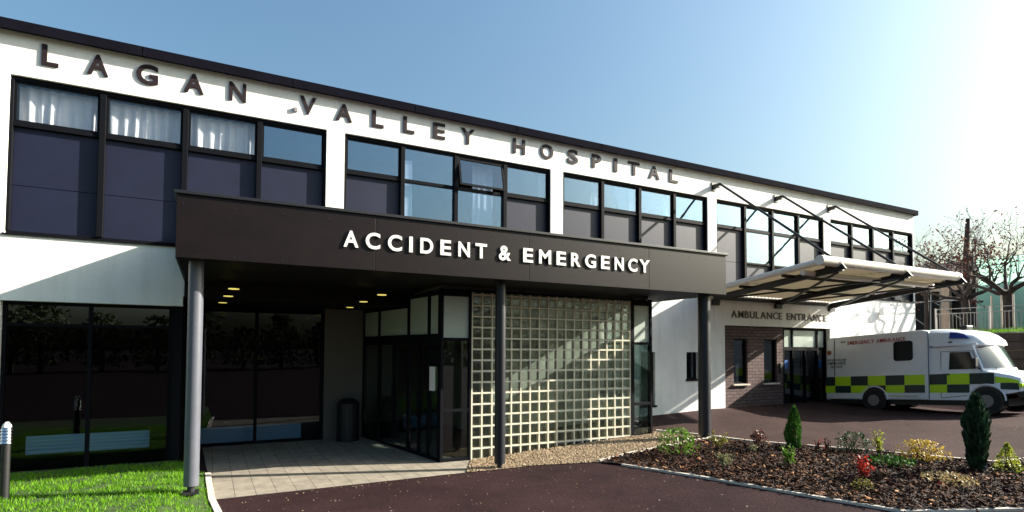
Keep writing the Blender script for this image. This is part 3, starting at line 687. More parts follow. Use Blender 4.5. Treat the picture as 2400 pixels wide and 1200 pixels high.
for x0, x1, zz in ((PXL + .031, 7.979, (.141, 1.079, 1.141, 2.539, 2.601, 3.459)), (GX1 + .121, 12.859, (.101, 1.019, 1.091, 2.499, 2.561, 3.459))):
    for a in range(3):
        g = MB(); g.box((x0, GY + .035, zz[2 * a]), (x1, GY + .041, zz[2 * a + 1])); g.build('pane' if a < 2 else 'upper_panel', M['pane_clear'] if a < 2 else M['frost'], por)
# left side with doors: from the corner back to the recess wall
A_ = Vector((PXL, GY + .10)); B_ = Vector((6.79, 2.19)); dAB = (B_ - A_)
def side(px):
    d = ray(px, 819).xy; c = CAM.xy
    # intersection of the view line with the side line
    den = d.x * dAB.y - d.y * dAB.x; t = ((A_.x - c.x) * d.y - (A_.y - c.y) * d.x) / -den if abs(den) > 1e-9 else 0
    det = dAB.x * (-d.y) + d.x * dAB.y
    t = ((c.x - A_.x) * (-d.y) + d.x * (c.y - A_.y)) / det
    return t
ts = [0.0] + [max(0, min(1, side(px))) for px in (1007, 959, 890)] + [1.0]
fr = MB(); nrm = Vector((-dAB.y, dAB.x)).normalized()
def sp_(t, off=0): q = A_ + dAB * t + nrm * off; return q
for t in ts:
    q = sp_(t); fr.beam((q.x, q.y, -.05), (q.x, q.y, 3.40), .07, .07) if False else fr.box((q.x - .04, q.y - .04, -.05), (q.x + .04, q.y + .04, 3.36 if q.y > -.05 else 3.6))
for a, b in zip(ts[:-1], ts[1:]):
    p, q = sp_(a + .012), sp_(b - .012)
    for z, h in ((2.57, .22), (.06, .16)): fr.beam((p.x, p.y, z), (q.x, q.y, z), .06, h)
    top = 3.33 if (p.y + q.y) / 2 > -.05 else 3.52
    fr.beam((p.x, p.y, top), (q.x, q.y, top), .06, .08)
sf = fr.build('side_frame', M['dark_frame'], por)
for i, (a, b) in enumerate(zip(ts[:-1], ts[1:])):
    p, q = sp_(a + .014), sp_(b - .014); top = 3.29 if (p.y + q.y) / 2 > -.05 else 3.48
    g = MB(); g.beam((p.x, p.y, (2.68 + top) / 2), (q.x, q.y, (2.68 + top) / 2), .012, top - 2.68); g.build('upper_panel', M['frost'], por)
    g = MB(); g.beam((p.x, p.y, 1.30), (q.x, q.y, 1.30), .012, 2.30); dv = g.build('door_leaf' if i in (1, 2) else 'pane', M['pane_clear'], por)
    if i in (1, 2):
        h = MB(); m0 = sp_(a + (b - a) * .47, .05); h.tube((m0.x, m0.y, .9), (m0.x, m0.y, 1.5), .018); 
        for fa in (.48, .02, .98):
            s0 = sp_(a + (b - a) * fa); h.box((s0.x - .03, s0.y - .03, .14), (s0.x + .03, s0.y + .03, 2.46))
        h.build('door_stile', M['dark_frame'], dv)
# right side
g = MB(); g.box((12.87, GY + .10, .1), (12.876, -.01, 3.45)); g.build('side_pane', M['pane_clear'], por)
fr = MB(); fr.box((12.85, GY + .092, 3.451), (12.90, -.005, 3.6)); fr.box((12.85, GY + .092, 2.5), (12.90, -.005, 2.56)); fr.box((12.85, GY + .092, -.05), (12.90, -.005, .1)); fr.build('side_rail', M['dark_frame'], por)
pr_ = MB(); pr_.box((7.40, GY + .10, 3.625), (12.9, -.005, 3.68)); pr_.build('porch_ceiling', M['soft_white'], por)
# notice on the door, signs inside
n0 = sp_(ts[1] * .6, .03)
nt_ = MB(); d_ = dAB.normalized() * .12; nt_.beam((n0.x - d_.x, n0.y - d_.y, 1.75), (n0.x + d_.x, n0.y + d_.y, 1.75), .006, .50)
tag(nt_.build('paper_notice', M['paper']), 'white paper notice taped to the porch door glass', 'notice')
iv = MB(); iv.box((8.0, .6, 1.42), (8.35, .62, 1.95)); tag(iv.build('poster_board', M['yellow_sign']), 'lime yellow poster board seen through the porch glass', 'poster')
bn = thing('litter_bin', 'dark litter bin against the white recess wall by the doors', 'bin', (6.1, 1.6, 0.07))
q = MB(); q.tube((6.30, 1.75, .07), (6.30, 1.75, 1.0), .27, n=20); q.build('bin_body', M['van_black'], bn)
q = MB(); q.tube((6.30, 1.75, 1.001), (6.30, 1.75, 1.12), .29, .16, n=20); q.build('bin_lid', M['van_black'], bn)

# ------------------------------------------------------------------ ambulance canopy
ac = thing('ambulance_canopy', 'sloping steel and sheet canopy hung on three rods over the ambulance bay', 'canopy', (20, -2, 4))
BX = (17.17, 20.11, 22.98); AX0, AX1, AYF = 16.68, 23.0, -3.93
def acz(y): return 4.14 + 0.112 * (-y)
sh = MB(); nc = 72
for i in range(nc):
    x0 = AX0 + (AX1 - AX0) * i / nc; x1 = AX0 + (AX1 - AX0) * (i + 1) / nc
    za, zb = (0.012, -0.012) if i % 2 else (-0.012, 0.012)
    sh.add([(x0, -.02, acz(0) + za), (x1, -.02, acz(0) + zb), (x1, AYF, acz(AYF) + zb), (x0, AYF, acz(AYF) + za)], [(0, 1, 2, 3)])
sh.build('roof_sheet', M['roofsheet'], ac)
t = MB(); t.tube((AX0 - .22, AYF - .06, acz(AYF) + .03), (AX1 + .02, AYF - .06, acz(AYF) + .03), .125, n=18); 
t.build('gutter_tube', M['tube'], ac, smooth=True)
for x in (AX0 + .42, BX[1] - .1, BX[2] - .15):
    t = MB(); t.tube((x, AYF - .06, acz(AYF) + .03), (x + .03, AYF - .06, acz(AYF) + .03), .133, n=18); t.build('tube_collar', M['tube'], ac, smooth=True)
t = MB(); t.tube((AX0 - .05, -.01, acz(0) + .02), (AX0 - .05, AYF - .02, acz(AYF) + .02), .085, n=16); t.build('edge_tube', M['tube'], ac, smooth=True)
t = MB(); t.tube((AX0, AYF + .55, acz(AYF) - .20), (AX1 - .1, AYF + .55, acz(AYF) - .20), .07, n=12); t.build('purlin_tube', M['tube'], ac, smooth=True)  # inner purlin tube under the front edge, catches the sun, not a lamp
for x in BX:
    b = MB(); b.beam((x, -.01, 3.99), (x, AYF - .20, acz(AYF) - .12), .09, .17); bo = b.build('beam', M['steel_dark'], ac)
    b = MB(); b.box((x - .14, -.10, 3.78), (x + .14, -.001, 3.95)); b.build('wall_shoe', M['steel_dark'], bo)
    r_ = MB(); tip = Vector((x, AYF + .02, acz(AYF) + .12)); r_.tube((x, -.25, 7.57), tip, .036, n=10); ro = r_.build('tension_rod', M['steel_dark'], ac, smooth=True)
    r_ = MB(); r_.box((x - .06, -.26, 7.46), (x + .06, -.001, 7.58)); r_.box((x - .09, -.03, 7.40), (x + .09, -.0015, 7.66)); r_.build('wall_bracket', M['steel_dark'], ro)
    r_ = MB(); r_.prism([(AYF - .30, acz(AYF) - .16), (AYF + .35, acz(AYF) - .22), (AYF + .12, acz(AYF) + .16), (AYF - .05, acz(AYF) + .18)], 'x', x - .03, x + .03); r_.build('tip_plate', M['steel_dark'], ro)
for yy in (-1.35, -2.75):
    b = MB(); b.beam((AX0 + .05, yy, acz(yy) - .07), (AX1, yy, acz(yy) - .07), .06, .08); b.build('purlin', M['steel_dark'], ac)
for i in range(2):
    for (ya, yb_) in ((-.1, -2.1), (-4.1, -2.1)):
        pass
    b = MB(); b.beam((BX[i], -.2, acz(-.2) - .19), (BX[i + 1], -4.0, acz(-4) - .19), .05, .05); b.build('brace', M['steel_dark'], ac)
    b = MB(); b.beam((BX[i], -4.0, acz(-4) - .24), (BX[i + 1], -.2, acz(-.2) - .24), .05, .05); b.build('brace', M['steel_dark'], ac)
b = MB(); b.box((BX[0], -.08, 3.96), (AX1, -.003, 4.06)); b.build('wall_rail', M['steel_dark'], ac)

# ------------------------------------------------------------------ ambulance
amb = thing('ambulance', 'white box ambulance with green and lime checks backed up to the entrance', 'ambulance', (22.5, -.1, 0.0))
VP = math.atan(0.070)
# helper: body in local coords u (forward), v (across, 0 = near side), z; pitched nose-up with the yard
def vpart(mb, name, ms, parent=None, **k):
    mb.v = [(22.5 + v, -.1 - (u - .1), z + 0.070 * u) for u, v, z in mb.v]
    return mb.build(name, ms, parent or amb, **k)
W = 2.05
box = MB(); box.prism([(.11, .66), (3.40, .66), (3.40, 2.74), (3.2, 2.80), (.30, 2.80), (.16, 2.70)], 'y', 0, W)
vpart(box, 'box_body', M['van_white'], bevel=.045, smooth=True, seg=3)
cab = MB()     # lower cab and bonnet, lofted along the vehicle
secs = [(3.38, .05, .66, 1.62), (4.35, .05, .66, 1.58), (4.75, .06, .70, 1.52), (5.05, .09, .80, 1.46), (5.35, .14, .86, 1.38), (5.53, .22, .90, 1.30), (5.60, .34, .95, 1.16)]
ring = []
for u, ins, z0, z1 in secs:
    c = .07
    ring.append([(u, ins, z0), (u, ins, z1 - c * 1.6), (u, ins + c * .6, z1 - c * .5), (u, ins + c * 2.2, z1), (u, W / 2, z1 + .05), (u, W - ins - c * 2.2, z1), (u, W - ins - c * .6, z1 - c * .5), (u, W - ins, z1 - c * 1.6), (u, W - ins, z0)])
vs = [p for r_ in ring for p in r_]; fs = []; n_ = 9
for i in range(len(ring) - 1):
    for k in range(n_): fs.append((i * n_ + k, i * n_ + (k + 1) % n_, (i + 1) * n_ + (k + 1) % n_, (i + 1) * n_ + k))
fs += [tuple(range(n_)), tuple(range((len(ring) - 1) * n_, len(ring) * n_))]
cab.add(vs, fs); vpart(cab, 'bonnet', M['van_white'], smooth=True)
gh = MB()      # cab above the waist: side pillars, roof rail, windscreen bay
def ghring(z, ins, uf, uc): return [(3.38, ins, z), (uf, ins, z), (uf + (uc - uf) * .75, W * .28, z), (uc, W / 2, z), (uf + (uc - uf) * .75, W * .72, z), (uf, W - ins, z), (3.38, W - ins, z)]
rr = [ghring(1.50, .055, 4.76, 5.10), ghring(1.86, .07, 4.64, 4.90), ghring(2.24, .10, 4.50, 4.66)]
vs = [p for r_ in rr for p in r_]; fs = []
for i in range(2):
    for k in range(7): fs.append((i * 7 + k, i * 7 + (k + 1) % 7, (i + 1) * 7 + (k + 1) % 7, (i + 1) * 7 + k))
fs += [tuple(range(7)), tuple(range(14, 21))]
gh.add(vs, fs); vpart(gh, 'cab', M['van_white'], smooth=True)
ws = MB()
def wsp(z):
    (za, ia, fa, ca), (zb, ib, fb, cb) = ((1.50, .055, 4.76, 5.10), (1.86, .07, 4.64, 4.90)) if z < 1.86 else ((1.86, .07, 4.64, 4.90), (2.24, .10, 4.50, 4.66))
    t = (z - za) / (zb - za); ins = ia + (ib - ia) * t; uf = fa + (fb - fa) * t; uc = ca + (cb - ca) * t; o = .014
    v1 = W * .28; um = uf + (uc - uf) * .75; ve = ins + .055; ue = uf + (um - uf) * (ve - ins) / (v1 - ins)
    return [(ue + o, ve, z), (um + o, v1, z), (uc + o, W / 2, z), (um + o, W - v1, z), (ue + o, W - ve, z)]
ws.add([p for z in (1.575, 1.86, 2.19) for p in wsp(z)], [(i * 5 + j, i * 5 + j + 1, (i + 1) * 5 + j + 1, (i + 1) * 5 + j) for i in range(2) for j in range(4)])
vpart(ws, 'windscreen', M['van_screen'], smooth=True)
lu = MB()      # moulded cap over the cab
prof = [(3.38, .03, 2.28, 2.80), (3.92, .06, 2.26, 2.73), (4.24, .09, 2.235, 2.67), (4.46, .12, 2.225, 2.55), (4.62, .22, 2.225, 2.42), (4.70, .36, 2.225, 2.31)]
ring = []
for u, ins, z0, z1 in prof:
    h = z1 - z0
    ring.append([(u, ins, z0), (u, ins, z0 + h * .45), (u, ins + .05, z0 + h * .8), (u, ins + .22, z1), (u, W / 2, z1 + .03), (u, W - ins - .22, z1), (u, W - ins - .05, z0 + h * .8), (u, W - ins, z0 + h * .45), (u, W - ins, z0)])
vs = [p for r_ in ring for p in r_]; fs = []; n_ = 9
for i in range(len(ring) - 1):
    for k in range(n_): fs.append((i * n_ + k, i * n_ + (k + 1) % n_, (i + 1) * n_ + (k + 1) % n_, (i + 1) * n_ + k))
fs += [tuple(range(n_)), tuple(range((len(ring) - 1) * n_, len(ring) * n_))]
lu.add(vs, fs); vpart(lu, 'roof_cap', M['van_white'], smooth=True)
for vv, sg_ in ((0, 1), (W, -1)):
    be = MB(); o_ = .028
    be.add([(3.94, vv + sg_ * (.055 - o_), 2.47), (4.43, vv + sg_ * (.10 - o_), 2.445), (4.30, vv + sg_ * .115, 2.575), (4.12, vv + sg_ * .12, 2.64), (3.94, vv + sg_ * .10, 2.665),
            (3.94, vv + sg_ * .3, 2.47), (4.43, vv + sg_ * .3, 2.445), (4.30, vv + sg_ * .3, 2.56), (4.12, vv + sg_ * .3, 2.62), (3.94, vv + sg_ * .3, 2.64)],
           [(0, 1, 2, 3, 4), (9, 8, 7, 6, 5), (0, 5, 6, 1), (1, 6, 7, 2), (2, 7, 8, 3), (3, 8, 9, 4), (4, 9, 5, 0)])
    vpart(be, 'blue_beacon', M['van_blue'])
q = MB(); q.box((3.86, W / 2 - .2, 2.76), (4.05, W / 2 + .2, 2.88)); vpart(q, 'roof_vent', M['van_black'], bevel=.03)
q = MB(); q.box((3.52, .012, 2.25), (4.64, .055, 2.285)); vpart(q, 'gutter', M['van_white'])
q = MB(); q.box((3.92, .028, 2.345), (4.02, .05, 2.385)); vpart(q, 'marker_lamp', M['van_black'])
def rrect(mb, u0, u1, z0, z1, v, r, skew=0.0, nn=5):
    pts = []
    for (cx, cz, a0) in ((u1 - r, z1 - r, 0), (u0 + r, z1 - r, 90), (u0 + r, z0 + r, 180), (u1 - r, z0 + r, 270)):
        for k in range(nn): a = rad(a0 + 90 * k / (nn - 1)); pts.append((cx + r * math.cos(a), cz + r * math.sin(a)))
    mb.add([(u, v, z) for u, z in pts] + [(u, v + .02, z) for u, z in pts], [tuple(range(len(pts))), ] + [(k, (k + 1) % len(pts), len(pts) + (k + 1) % len(pts), len(pts) + k) for k in range(len(pts))])
q = MB(); rrect(q, 2.40, 2.97, 1.88, 2.50, -.012, .09); vpart(q, 'side_window', M['van_glass'])
dw = MB(); dw.add([(3.91, .048, 1.56), (4.60, .045, 1.56), (4.43, .072, 2.05), (3.93, .076, 2.07), (3.91, .075, 1.56), (4.60, .075, 1.56), (4.43, .10, 2.05), (3.93, .10, 2.07)],
                  [(0, 1, 2, 3), (0, 4, 5, 1), (1, 5, 6, 2), (2, 6, 7, 3), (3, 7, 4, 0)])
door = MB(); door.add([(3.70, .044, .72), (4.50, .044, .95), (4.66, .044, 1.1), (4.70, .046, 1.52), (3.70, .046, 1.55), (3.70, .052, .72), (4.50, .052, .95), (4.66, .052, 1.1), (4.70, .052, 1.52), (3.70, .052, 1.55)],
                      [(0, 1, 2, 3, 4), (0, 5, 6, 1), (1, 6, 7, 2), (2, 7, 8, 3), (3, 8, 9, 4), (4, 9, 5, 0)])
dr_ = vpart(door, 'cab_door', M['van_white'])
vpart(dw, 'door_window', M['van_glass'], dr_)
q = MB(); q.box((3.76, .025, 1.40), (3.94, .043, 1.44)); vpart(q, 'handle', M['van_black'], dr_)
q = MB(); q.box((4.60, -.16, 1.62), (4.68, -.02, 1.86)); q.tube((4.64, -.03, 1.62), (4.68, .06, 1.54), .014); vpart(q, 'wing_mirror', M['van_black'], bevel=.015)
q = MB()
for u in (.44, 3.395): q.box((u, -.0135, 1.46 if u < 1 else .7), (u + .018, -.0015, 2.74))
vpart(q, 'panel_joint', M['van_black'])
for pts in ([(3.70, .72), (3.70, 2.10), (4.50, 2.08), (4.715, 1.52)], [(3.70, .72), (4.36, .80)]):
    q = MB(); q.path([(u, .040 if z < 1.6 else .040 + (z - 1.5) * .06, z) for u, z in pts], [.008] * len(pts), n=5); vpart(q, 'door_seam', M['van_black'])
q = MB(); q.box((.06, .05, .92), (.11, .16, 1.30)); vpart(q, 'rear_lamp', M['van_red'], bevel=.01)
q = MB(); q.box((.02, .1, .52), (.12, W - .1, .62)); vpart(q, 'rear_step', M['van_black'], bevel=.01)
q = MB(); q.box((5.50, .185, 1.02), (5.585, .30, 1.12)); vpart(q, 'indicator', M['van_yellow'], bevel=.012)
q = MB(); q.tube((4.95, .34, 1.515), (4.74, W * .5, 1.86), .008, n=5); vpart(q, 'wiper', M['van_black'])
# chequered band
us = [.112, .46, 1.01, 1.58, 2.14, 2.71, 3.29, 3.86, 4.43, 4.74, 5.02]
ck = MB()
for i in range(len(us) - 1):
    for r_i, (z0, z1) in enumerate(((1.12, 1.435), (.875, 1.12))):
        if r_i == 1 and (us[i + 1] > 4.5): continue
        kk = i if i < 8 else (8 if i == 8 else 8)
        ck.cur = 0 if (kk + r_i) % 2 else 1
        a, b = us[i] + .002, us[i + 1] - .002; vv = -.008 if b < 3.395 else .038
        zz0 = z0
        if r_i == 1 and i == 2: pass
        ck.add([(a, vv, z0 + .002), (b, vv, z0 + .002), (b, vv, z1 - .002), (a, vv, z1 - .002), (a, vv + .005, z0 + .002), (b, vv + .005, z0 + .002), (b, vv + .005, z1 - .002), (a, vv + .005, z1 - .002)],
               [(0, 1, 2, 3), (0, 4, 5, 1), (1, 5, 6, 2), (2, 6, 7, 3), (3, 7, 4, 0)])
ck.cur = 0     # along the wing
ck.add([(5.02, .078, 1.15), (5.33, .125, 1.15), (5.33, .127, 1.27), (5.02, .08, 1.33), (5.02, .086, 1.15), (5.33, .133, 1.15), (5.33, .135, 1.27), (5.02, .088, 1.33)], [(0, 1, 2, 3), (0, 4, 5, 1), (1, 5, 6, 2), (2, 6, 7, 3), (3, 7, 4, 0)])
ck.add([(5.33, .125, 1.15), (5.51, .20, 1.13), (5.51, .205, 1.20), (5.33, .127, 1.27), (5.33, .133, 1.15), (5.51, .21, 1.13), (5.51, .215, 1.20), (5.33, .135, 1.27)], [(0, 1, 2, 3), (0, 4, 5, 1), (1, 5, 6, 2), (2, 6, 7, 3), (3, 7, 4, 0)])
ck.cur = 1
ck.add([(5.14, .085, .97), (5.33, .122, .96), (5.33, .124, 1.148), (5.14, .09, 1.148), (5.14, .095, .97), (5.33, .13, .96), (5.33, .132, 1.148), (5.14, .10, 1.148)], [(0, 1, 2, 3), (0, 4, 5, 1), (1, 5, 6, 2), (2, 6, 7, 3), (3, 7, 4, 0)])
ck.add([(5.33, .122, .96), (5.51, .20, .95), (5.51, .2, 1.128), (5.33, .124, 1.148), (5.33, .13, .96), (5.51, .21, .95), (5.51, .21, 1.128), (5.33, .132, 1.148)], [(0, 1, 2, 3), (0, 4, 5, 1), (1, 5, 6, 2), (2, 6, 7, 3), (3, 7, 4, 0)])
vpart(ck, 'checker_band', [M['van_yellow'], M['van_green']])
# lettering on the side
def vtext(txt, u0, u1, z0, h, m, name):
    q = MB()
    ws_ = word(txt.replace(' ', ''), u0, u1, z0, h, 0, .004, .015, .16) if ' ' not in txt else None
    if ws_ is None:
        parts = txt.split(' '); L = sum(len(p) for p in parts) + .8 * (len(parts) - 1); x = u0; ws_ = []
        for p in parts:
            wd = (u1 - u0) * len(p) / L; ws_ += word(p, x, x + wd, z0, h, 0, .004, .015, .16); x += wd + (u1 - u0) * .8 / L
    for ch, a, b in ws_:
        v, f = glyph(ch, a, b, z0, z0 + h, -.006, .004, .015); q.add(v, f)
    return vpart(q, name, m)
vtext('EMERGENCY AMBULANCE', .92, 2.76, 2.51, .12, M['van_red'], 'red_lettering')
vtext('NORTHERN IRELAND', .17, .86, 1.98, .07, M['van_green'], 'green_lettering')
vtext('AMBULANCE', .19, .84, 1.855, .095, M['van_green'], 'green_lettering')
vtext('SERVICE', .30, .72, 1.735, .08, M['van_green'], 'green_lettering')
vtext('999', .68, .84, 2.58, .07, M['van_green'], 'green_lettering')
q = MB(); q.tube((.26, -.008, 2.28), (.26, -.002, 2.28), .09, n=6); vpart(q, 'crest', M['gold'])
q = MB(); q.tube((.26, -.012, 2.28), (.26, -.009, 2.28), .045, n=12); vpart(q, 'crest_centre', M['van_red'])
# underside, arches, wheels, bumper, lamps
q = MB(); q.box((.2, .15, .50), (5.3, W - .15, .70)); vpart(q, 'chassis', M['van_black'])
for u, r_ in ((1.77, .38), (4.83, .40)):
    q = MB(); q.tube((u, -.016 if u < 3 else .026, .66), (u, .35, .66), r_, n=28); vpart(q, 'wheel_arch', M['van_black'])
    q = MB(); q.tube((u, W - .35, .66), (u, W + .016 - (0 if u < 3 else .04), .66), r_, n=28); vpart(q, 'wheel_arch', M['van_black'])
    a_ = MB()
    pts = [(u + (r_ + .05) * math.cos(rad(k)), .66 + (r_ + .05) * math.sin(rad(k))) for k in range(0, 181, 12)]
    a_.path([(x, -.006 if u < 3 else .03, z) for x, z in pts], [.022] * len(pts), n=6); vpart(a_, 'arch_trim', M['van_white'])
    for v0, v1 in ((-.04, .2), (W - .2, W + .04)):
        if u > 3: v0 += .045 if v0 < 1 else -.045; v1 += .045 if v1 < 1 else -.045
        q = MB(); q.tube((u, v0, .64), (u, v1, .64), .335, n=28); wh = vpart(q, 'wheel', M['tyre'], bevel=.03)
        q = MB(); o_ = -.005 if v0 < 1 else .005; ve = v0 if v0 < 1 else v1; q.tube((u, ve + o_, .64), (u, ve - o_ * 3, .64), .18, n=20); vpart(q, 'rim', M['rim'], wh)
q = MB(); q.box((5.48, .16, .72), (5.68, W - .16, .90)); vpart(q, 'bumper', M['van_black'], bevel=.03)
q = MB(); q.box((5.585, .40, .98), (5.625, W - .40, 1.16)); vpart(q, 'grille', M['van_black'])
for v in (.40, W - .40):
    q = MB(); q.tube((5.55, v, 1.06), (5.62, v, 1.06), .09, n=16); vpart(q, 'headlight', M['chrome'])
q = MB(); q.box((2.25, .0, .74), (3.1, -.006, .80)); vpart(q, 'step_recess', M['kerb'])

# ------------------------------------------------------------------ retaining wall, bank, railing
RX = 30.0; RZ = 3.10
rw = thing('retaining_wall', 'dark timber sleeper retaining wall below the grass bank at right', 'wall', (RX, -6, .6))
for k in range(8):
    z0 = .45 + k * .33; q = MB(); q.box((RX, -22, z0), (RX + .22, .9, z0 + .315)); q.build('sleeper', M['timber'], rw, bevel=.012)
for yy in (-.3, -3.35, -6.5, -9.5, -13):
    q = MB(); q.box((RX - .16, yy - .09, .3), (RX - .001, yy + .09, RZ - .08)); q.build('wall_post', M['timber'], rw)
bk = MB()
xs = [RX + .05, RX + .22, RX + 1.5, RX + 4, RX + 12, RX + 40, RX + 200]; zs = [RZ - .02, RZ + .03, RZ + .16, RZ + .2, RZ + .2, RZ + .5, RZ + 1]
ysb = [-60, -22, -10, -5, -2, 0, 3, 8, 20, 80]
bk.add([(x, y, z) for x, z in zip(xs, zs) for y in ysb], [(i * 10 + j, (i + 1) * 10 + j, (i + 1) * 10 + j + 1, i * 10 + j + 1) for i in range(len(xs) - 1) for j in range(9)])
tag(bk.build('grass_bank', M['soil'], smooth=True), kind='structure')
mb = MB(); rnd = random.Random(5)
for i in range(9000):
    x = RX + rnd.uniform(.1, 3.5); y = rnd.uniform(-9, .8); z = RZ + .03 + .13 * min(1, max(0, (x - RX - .22) / 1.28)); h = rnd.uniform(.05, .13); a = rnd.uniform(0, 6.28)
    mb.add([(x - math.cos(a) * .012, y - math.sin(a) * .012, z), (x + math.cos(a) * .012, y + math.sin(a) * .012, z), (x + rnd.gauss(0, .04), y + rnd.gauss(0, .04), z + h)], [(0, 1, 2)])
tag(mb.build('grass', M['grass']), 'bright green grass along the top of the sleeper wall', 'grass', kind='stuff')
ra = thing('metal_railing', 'galvanised railing with thin upright bars along the top of the bank', 'railing', (RX + .7, -3, RZ))
rx = RX + .7
y = .3
while y > -9:
    q = MB(); q.box((rx - .03, y - .03, RZ), (rx + .03, y + .03, RZ + 1.10)); q.build('post', M['rail'], ra)
    q = MB()
    for z in (RZ + .16, RZ + .86, RZ + 1.06): q.tube((rx, y - .035, z), (rx, y - 1.865, z), .016, n=6)
    for k in range(1, 15): q.tube((rx, y - k * 1.9 / 15, RZ + .16), (rx, y - k * 1.9 / 15, RZ + .86), .010, n=5)
    q.build('bar_panel', M['rail'], ra); y -= 1.9

# building under repair beyond, with scaffold and netting
ob = thing('outbuilding', 'low pale building with dark openings behind the scaffold beyond the trees', 'building', (44, 6, 3))
OX = 42.0
q = MB(); wall = MB()
def swapx(mb): mb.v = [(y + OX, x, z) for x, y, z in mb.v]; return mb
wall_cells(wall, -9, 16, 3.2, 6.6, [(-6.5 + k * 2.4, -4.6 + k * 2.4, 3.6, 6.0) for k in range(9)], 0, .3)
swapx(wall).build('wall', M['peach'], ob)
q.box((OX + .6, -9, 3.2), (OX + .7, 16, 6.6)); q.build('dark_room', M['room_dark'], ob)
q = MB(); q.box((OX - .5, -9.5, 6.61), (OX + 8, 16.5, 6.95)); q.build('roof_slab', M['peach'], ob)
q = MB(); q.add([(OX - .4, -9.4, 6.951), (OX - .4, 16.4, 6.951), (OX + 4, 16.4, 8.2), (OX + 4, -9.4, 8.2)], [(0, 1, 2, 3)]); q.build('roof', M['timber'], ob)
sc_ = thing('scaffold', 'pale scaffold poles and boards standing in front of the low building', 'scaffold', (40.6, 3, 3.2))
for i in range(9):
    yy = -6 + i * 2.2
    for xx in (OX - 1.9, OX - .9):
        q = MB(); q.tube((xx, yy + random.uniform(-.1, .1), 3.2), (xx, yy, 8.2 + random.uniform(-.5, .6)), .035, n=7); q.build('standard', M['rail'], sc_)
    q = MB(); q.tube((OX - 1.9, yy, 3.6), (OX - 1.9, yy + 2.2, 5.3), .03, n=6); q.build('brace', M['rail'], sc_)
for z in (5.2, 6.2, 7.2):
    q = MB(); q.tube((OX - 1.93, -7, z), (OX - 1.93, 13, z + .05), .03, n=7); q.build('ledger', M['rail'], sc_)
for z in (5.25,):
    q = MB(); q.box((OX - 1.85, -6.5, z), (OX - .95, 12.5, z + .05)); q.build('board', M['stake'], sc_)
ne = MB(); nn = 16
for i in range(nn + 1):
    for j_ in range(13):
        yy = 2.4 - i * .7; zz = 3.2 + j_ * .34
        ne.v.append((OX - 2.6 + .16 * math.sin(yy * 2.1) + .1 * math.sin(zz * 1.9 + yy), yy, zz))
for i in range(nn):
    for j_ in range(12): ne.f.append((i * 13 + j_, (i + 1) * 13 + j_, (i + 1) * 13 + j_ + 1, i * 13 + j_ + 1)); ne.mi.append(0)
tag(ne.build('debris_netting', M['net_green'], smooth=True), 'mint green debris netting hung beyond the railing at far right', 'netting')
for (px, py, r_) in ((2277, 701, .24), (2293, 686, .14), (2305, 689, .30)):
    pass

# ------------------------------------------------------------------ trees
M['leaf_red'] = leafmat('rust_leaf', (0.06, 0.016, 0.015), (0.15, 0.05, 0.03), 0.55, 0.25)
M['leaf_dark'] = leafmat('dark_rust_leaf', (0.06, 0.02, 0.018), (0.15, 0.05, 0.03), 0.55, 0.3)
def tree(base, h, label, seed, spread=1.0, rad0=.17, leaves=700, trunkh=.30, lm='leaf_red', lean=(0, 0), limbs=5, lsize=.075, depth=4):
    rnd = random.Random(seed); b = Vector(base)
    root = thing('bare_tree', label, 'tree', base, 'autumn trees on the bank')
    tr = MB(); br = MB(); tips = []
    top = b + Vector((lean[0], lean[1], h * trunkh))
    mid = b.lerp(top, .5) + Vector((rnd.gauss(0, .04), rnd.gauss(0, .04), 0))
    tr.path([b - Vector((0, 0, .1)), b + Vector((0, 0, .12)), mid, top], [rad0 * 1.5, rad0 * 1.12, rad0 * .95, rad0 * .9], n=10)
    def grow(p, d, L, r, lev):
        pts = [p]; rs = [r]; q = p; dd = d.copy()
        for i in range(4):
            dd = (dd + Vector((rnd.gauss(0, .22), rnd.gauss(0, .22), rnd.gauss(.06, .16)))).normalized(); q = q + dd * L / 4
            pts.append(q); rs.append(max(.006, r * (1 - .14 * (i + 1))))
            if lev > 0 and i >= 1 and rnd.random() < .62:
                s = (dd + Vector((rnd.gauss(0, .8), rnd.gauss(0, .8), rnd.gauss(.25, .5))) * 1.0).normalized(); grow(q, s, L * rnd.uniform(.5, .75), max(.006, rs[-1] * .62), lev - 1)
            if lev <= 1: tips.append(q + Vector((rnd.gauss(0, .1), rnd.gauss(0, .1), rnd.gauss(0, .1))))
        br.path(pts, rs, n=5 if lev < 2 else 7)
        if lev > 0:
            for _ in range(2):
                s = (dd + Vector((rnd.gauss(0, .55), rnd.gauss(0, .55), rnd.gauss(.2, .4)))).normalized(); grow(q, s, L * rnd.uniform(.55, .78), max(.006, rs[-1] * .8), lev - 1)
    for k in range(limbs):
        a = 6.28 * k / limbs + rnd.uniform(-.4, .4)
        d = Vector((math.cos(a) * spread, math.sin(a) * spread, rnd.uniform(.35, 1.0))).normalized()
        grow(top - Vector((0, 0, rnd.uniform(0, .2))), d, h * rnd.uniform(.24, .34), rad0 * rnd.uniform(.42, .62), depth - 1)
    tr.build('trunk', M['bark'], root, smooth=True); br.build('branches', M['bark'], root)
    lf = MB()
    for i in range(leaves):
        p = rnd.choice(tips) + Vector((rnd.gauss(0, .12), rnd.gauss(0, .12), rnd.gauss(0, .12)))
        leaf(lf, p, lsize * rnd.uniform(.6, 1.3), rnd)
    lf.build('leaves', M[lm], root)
    return root
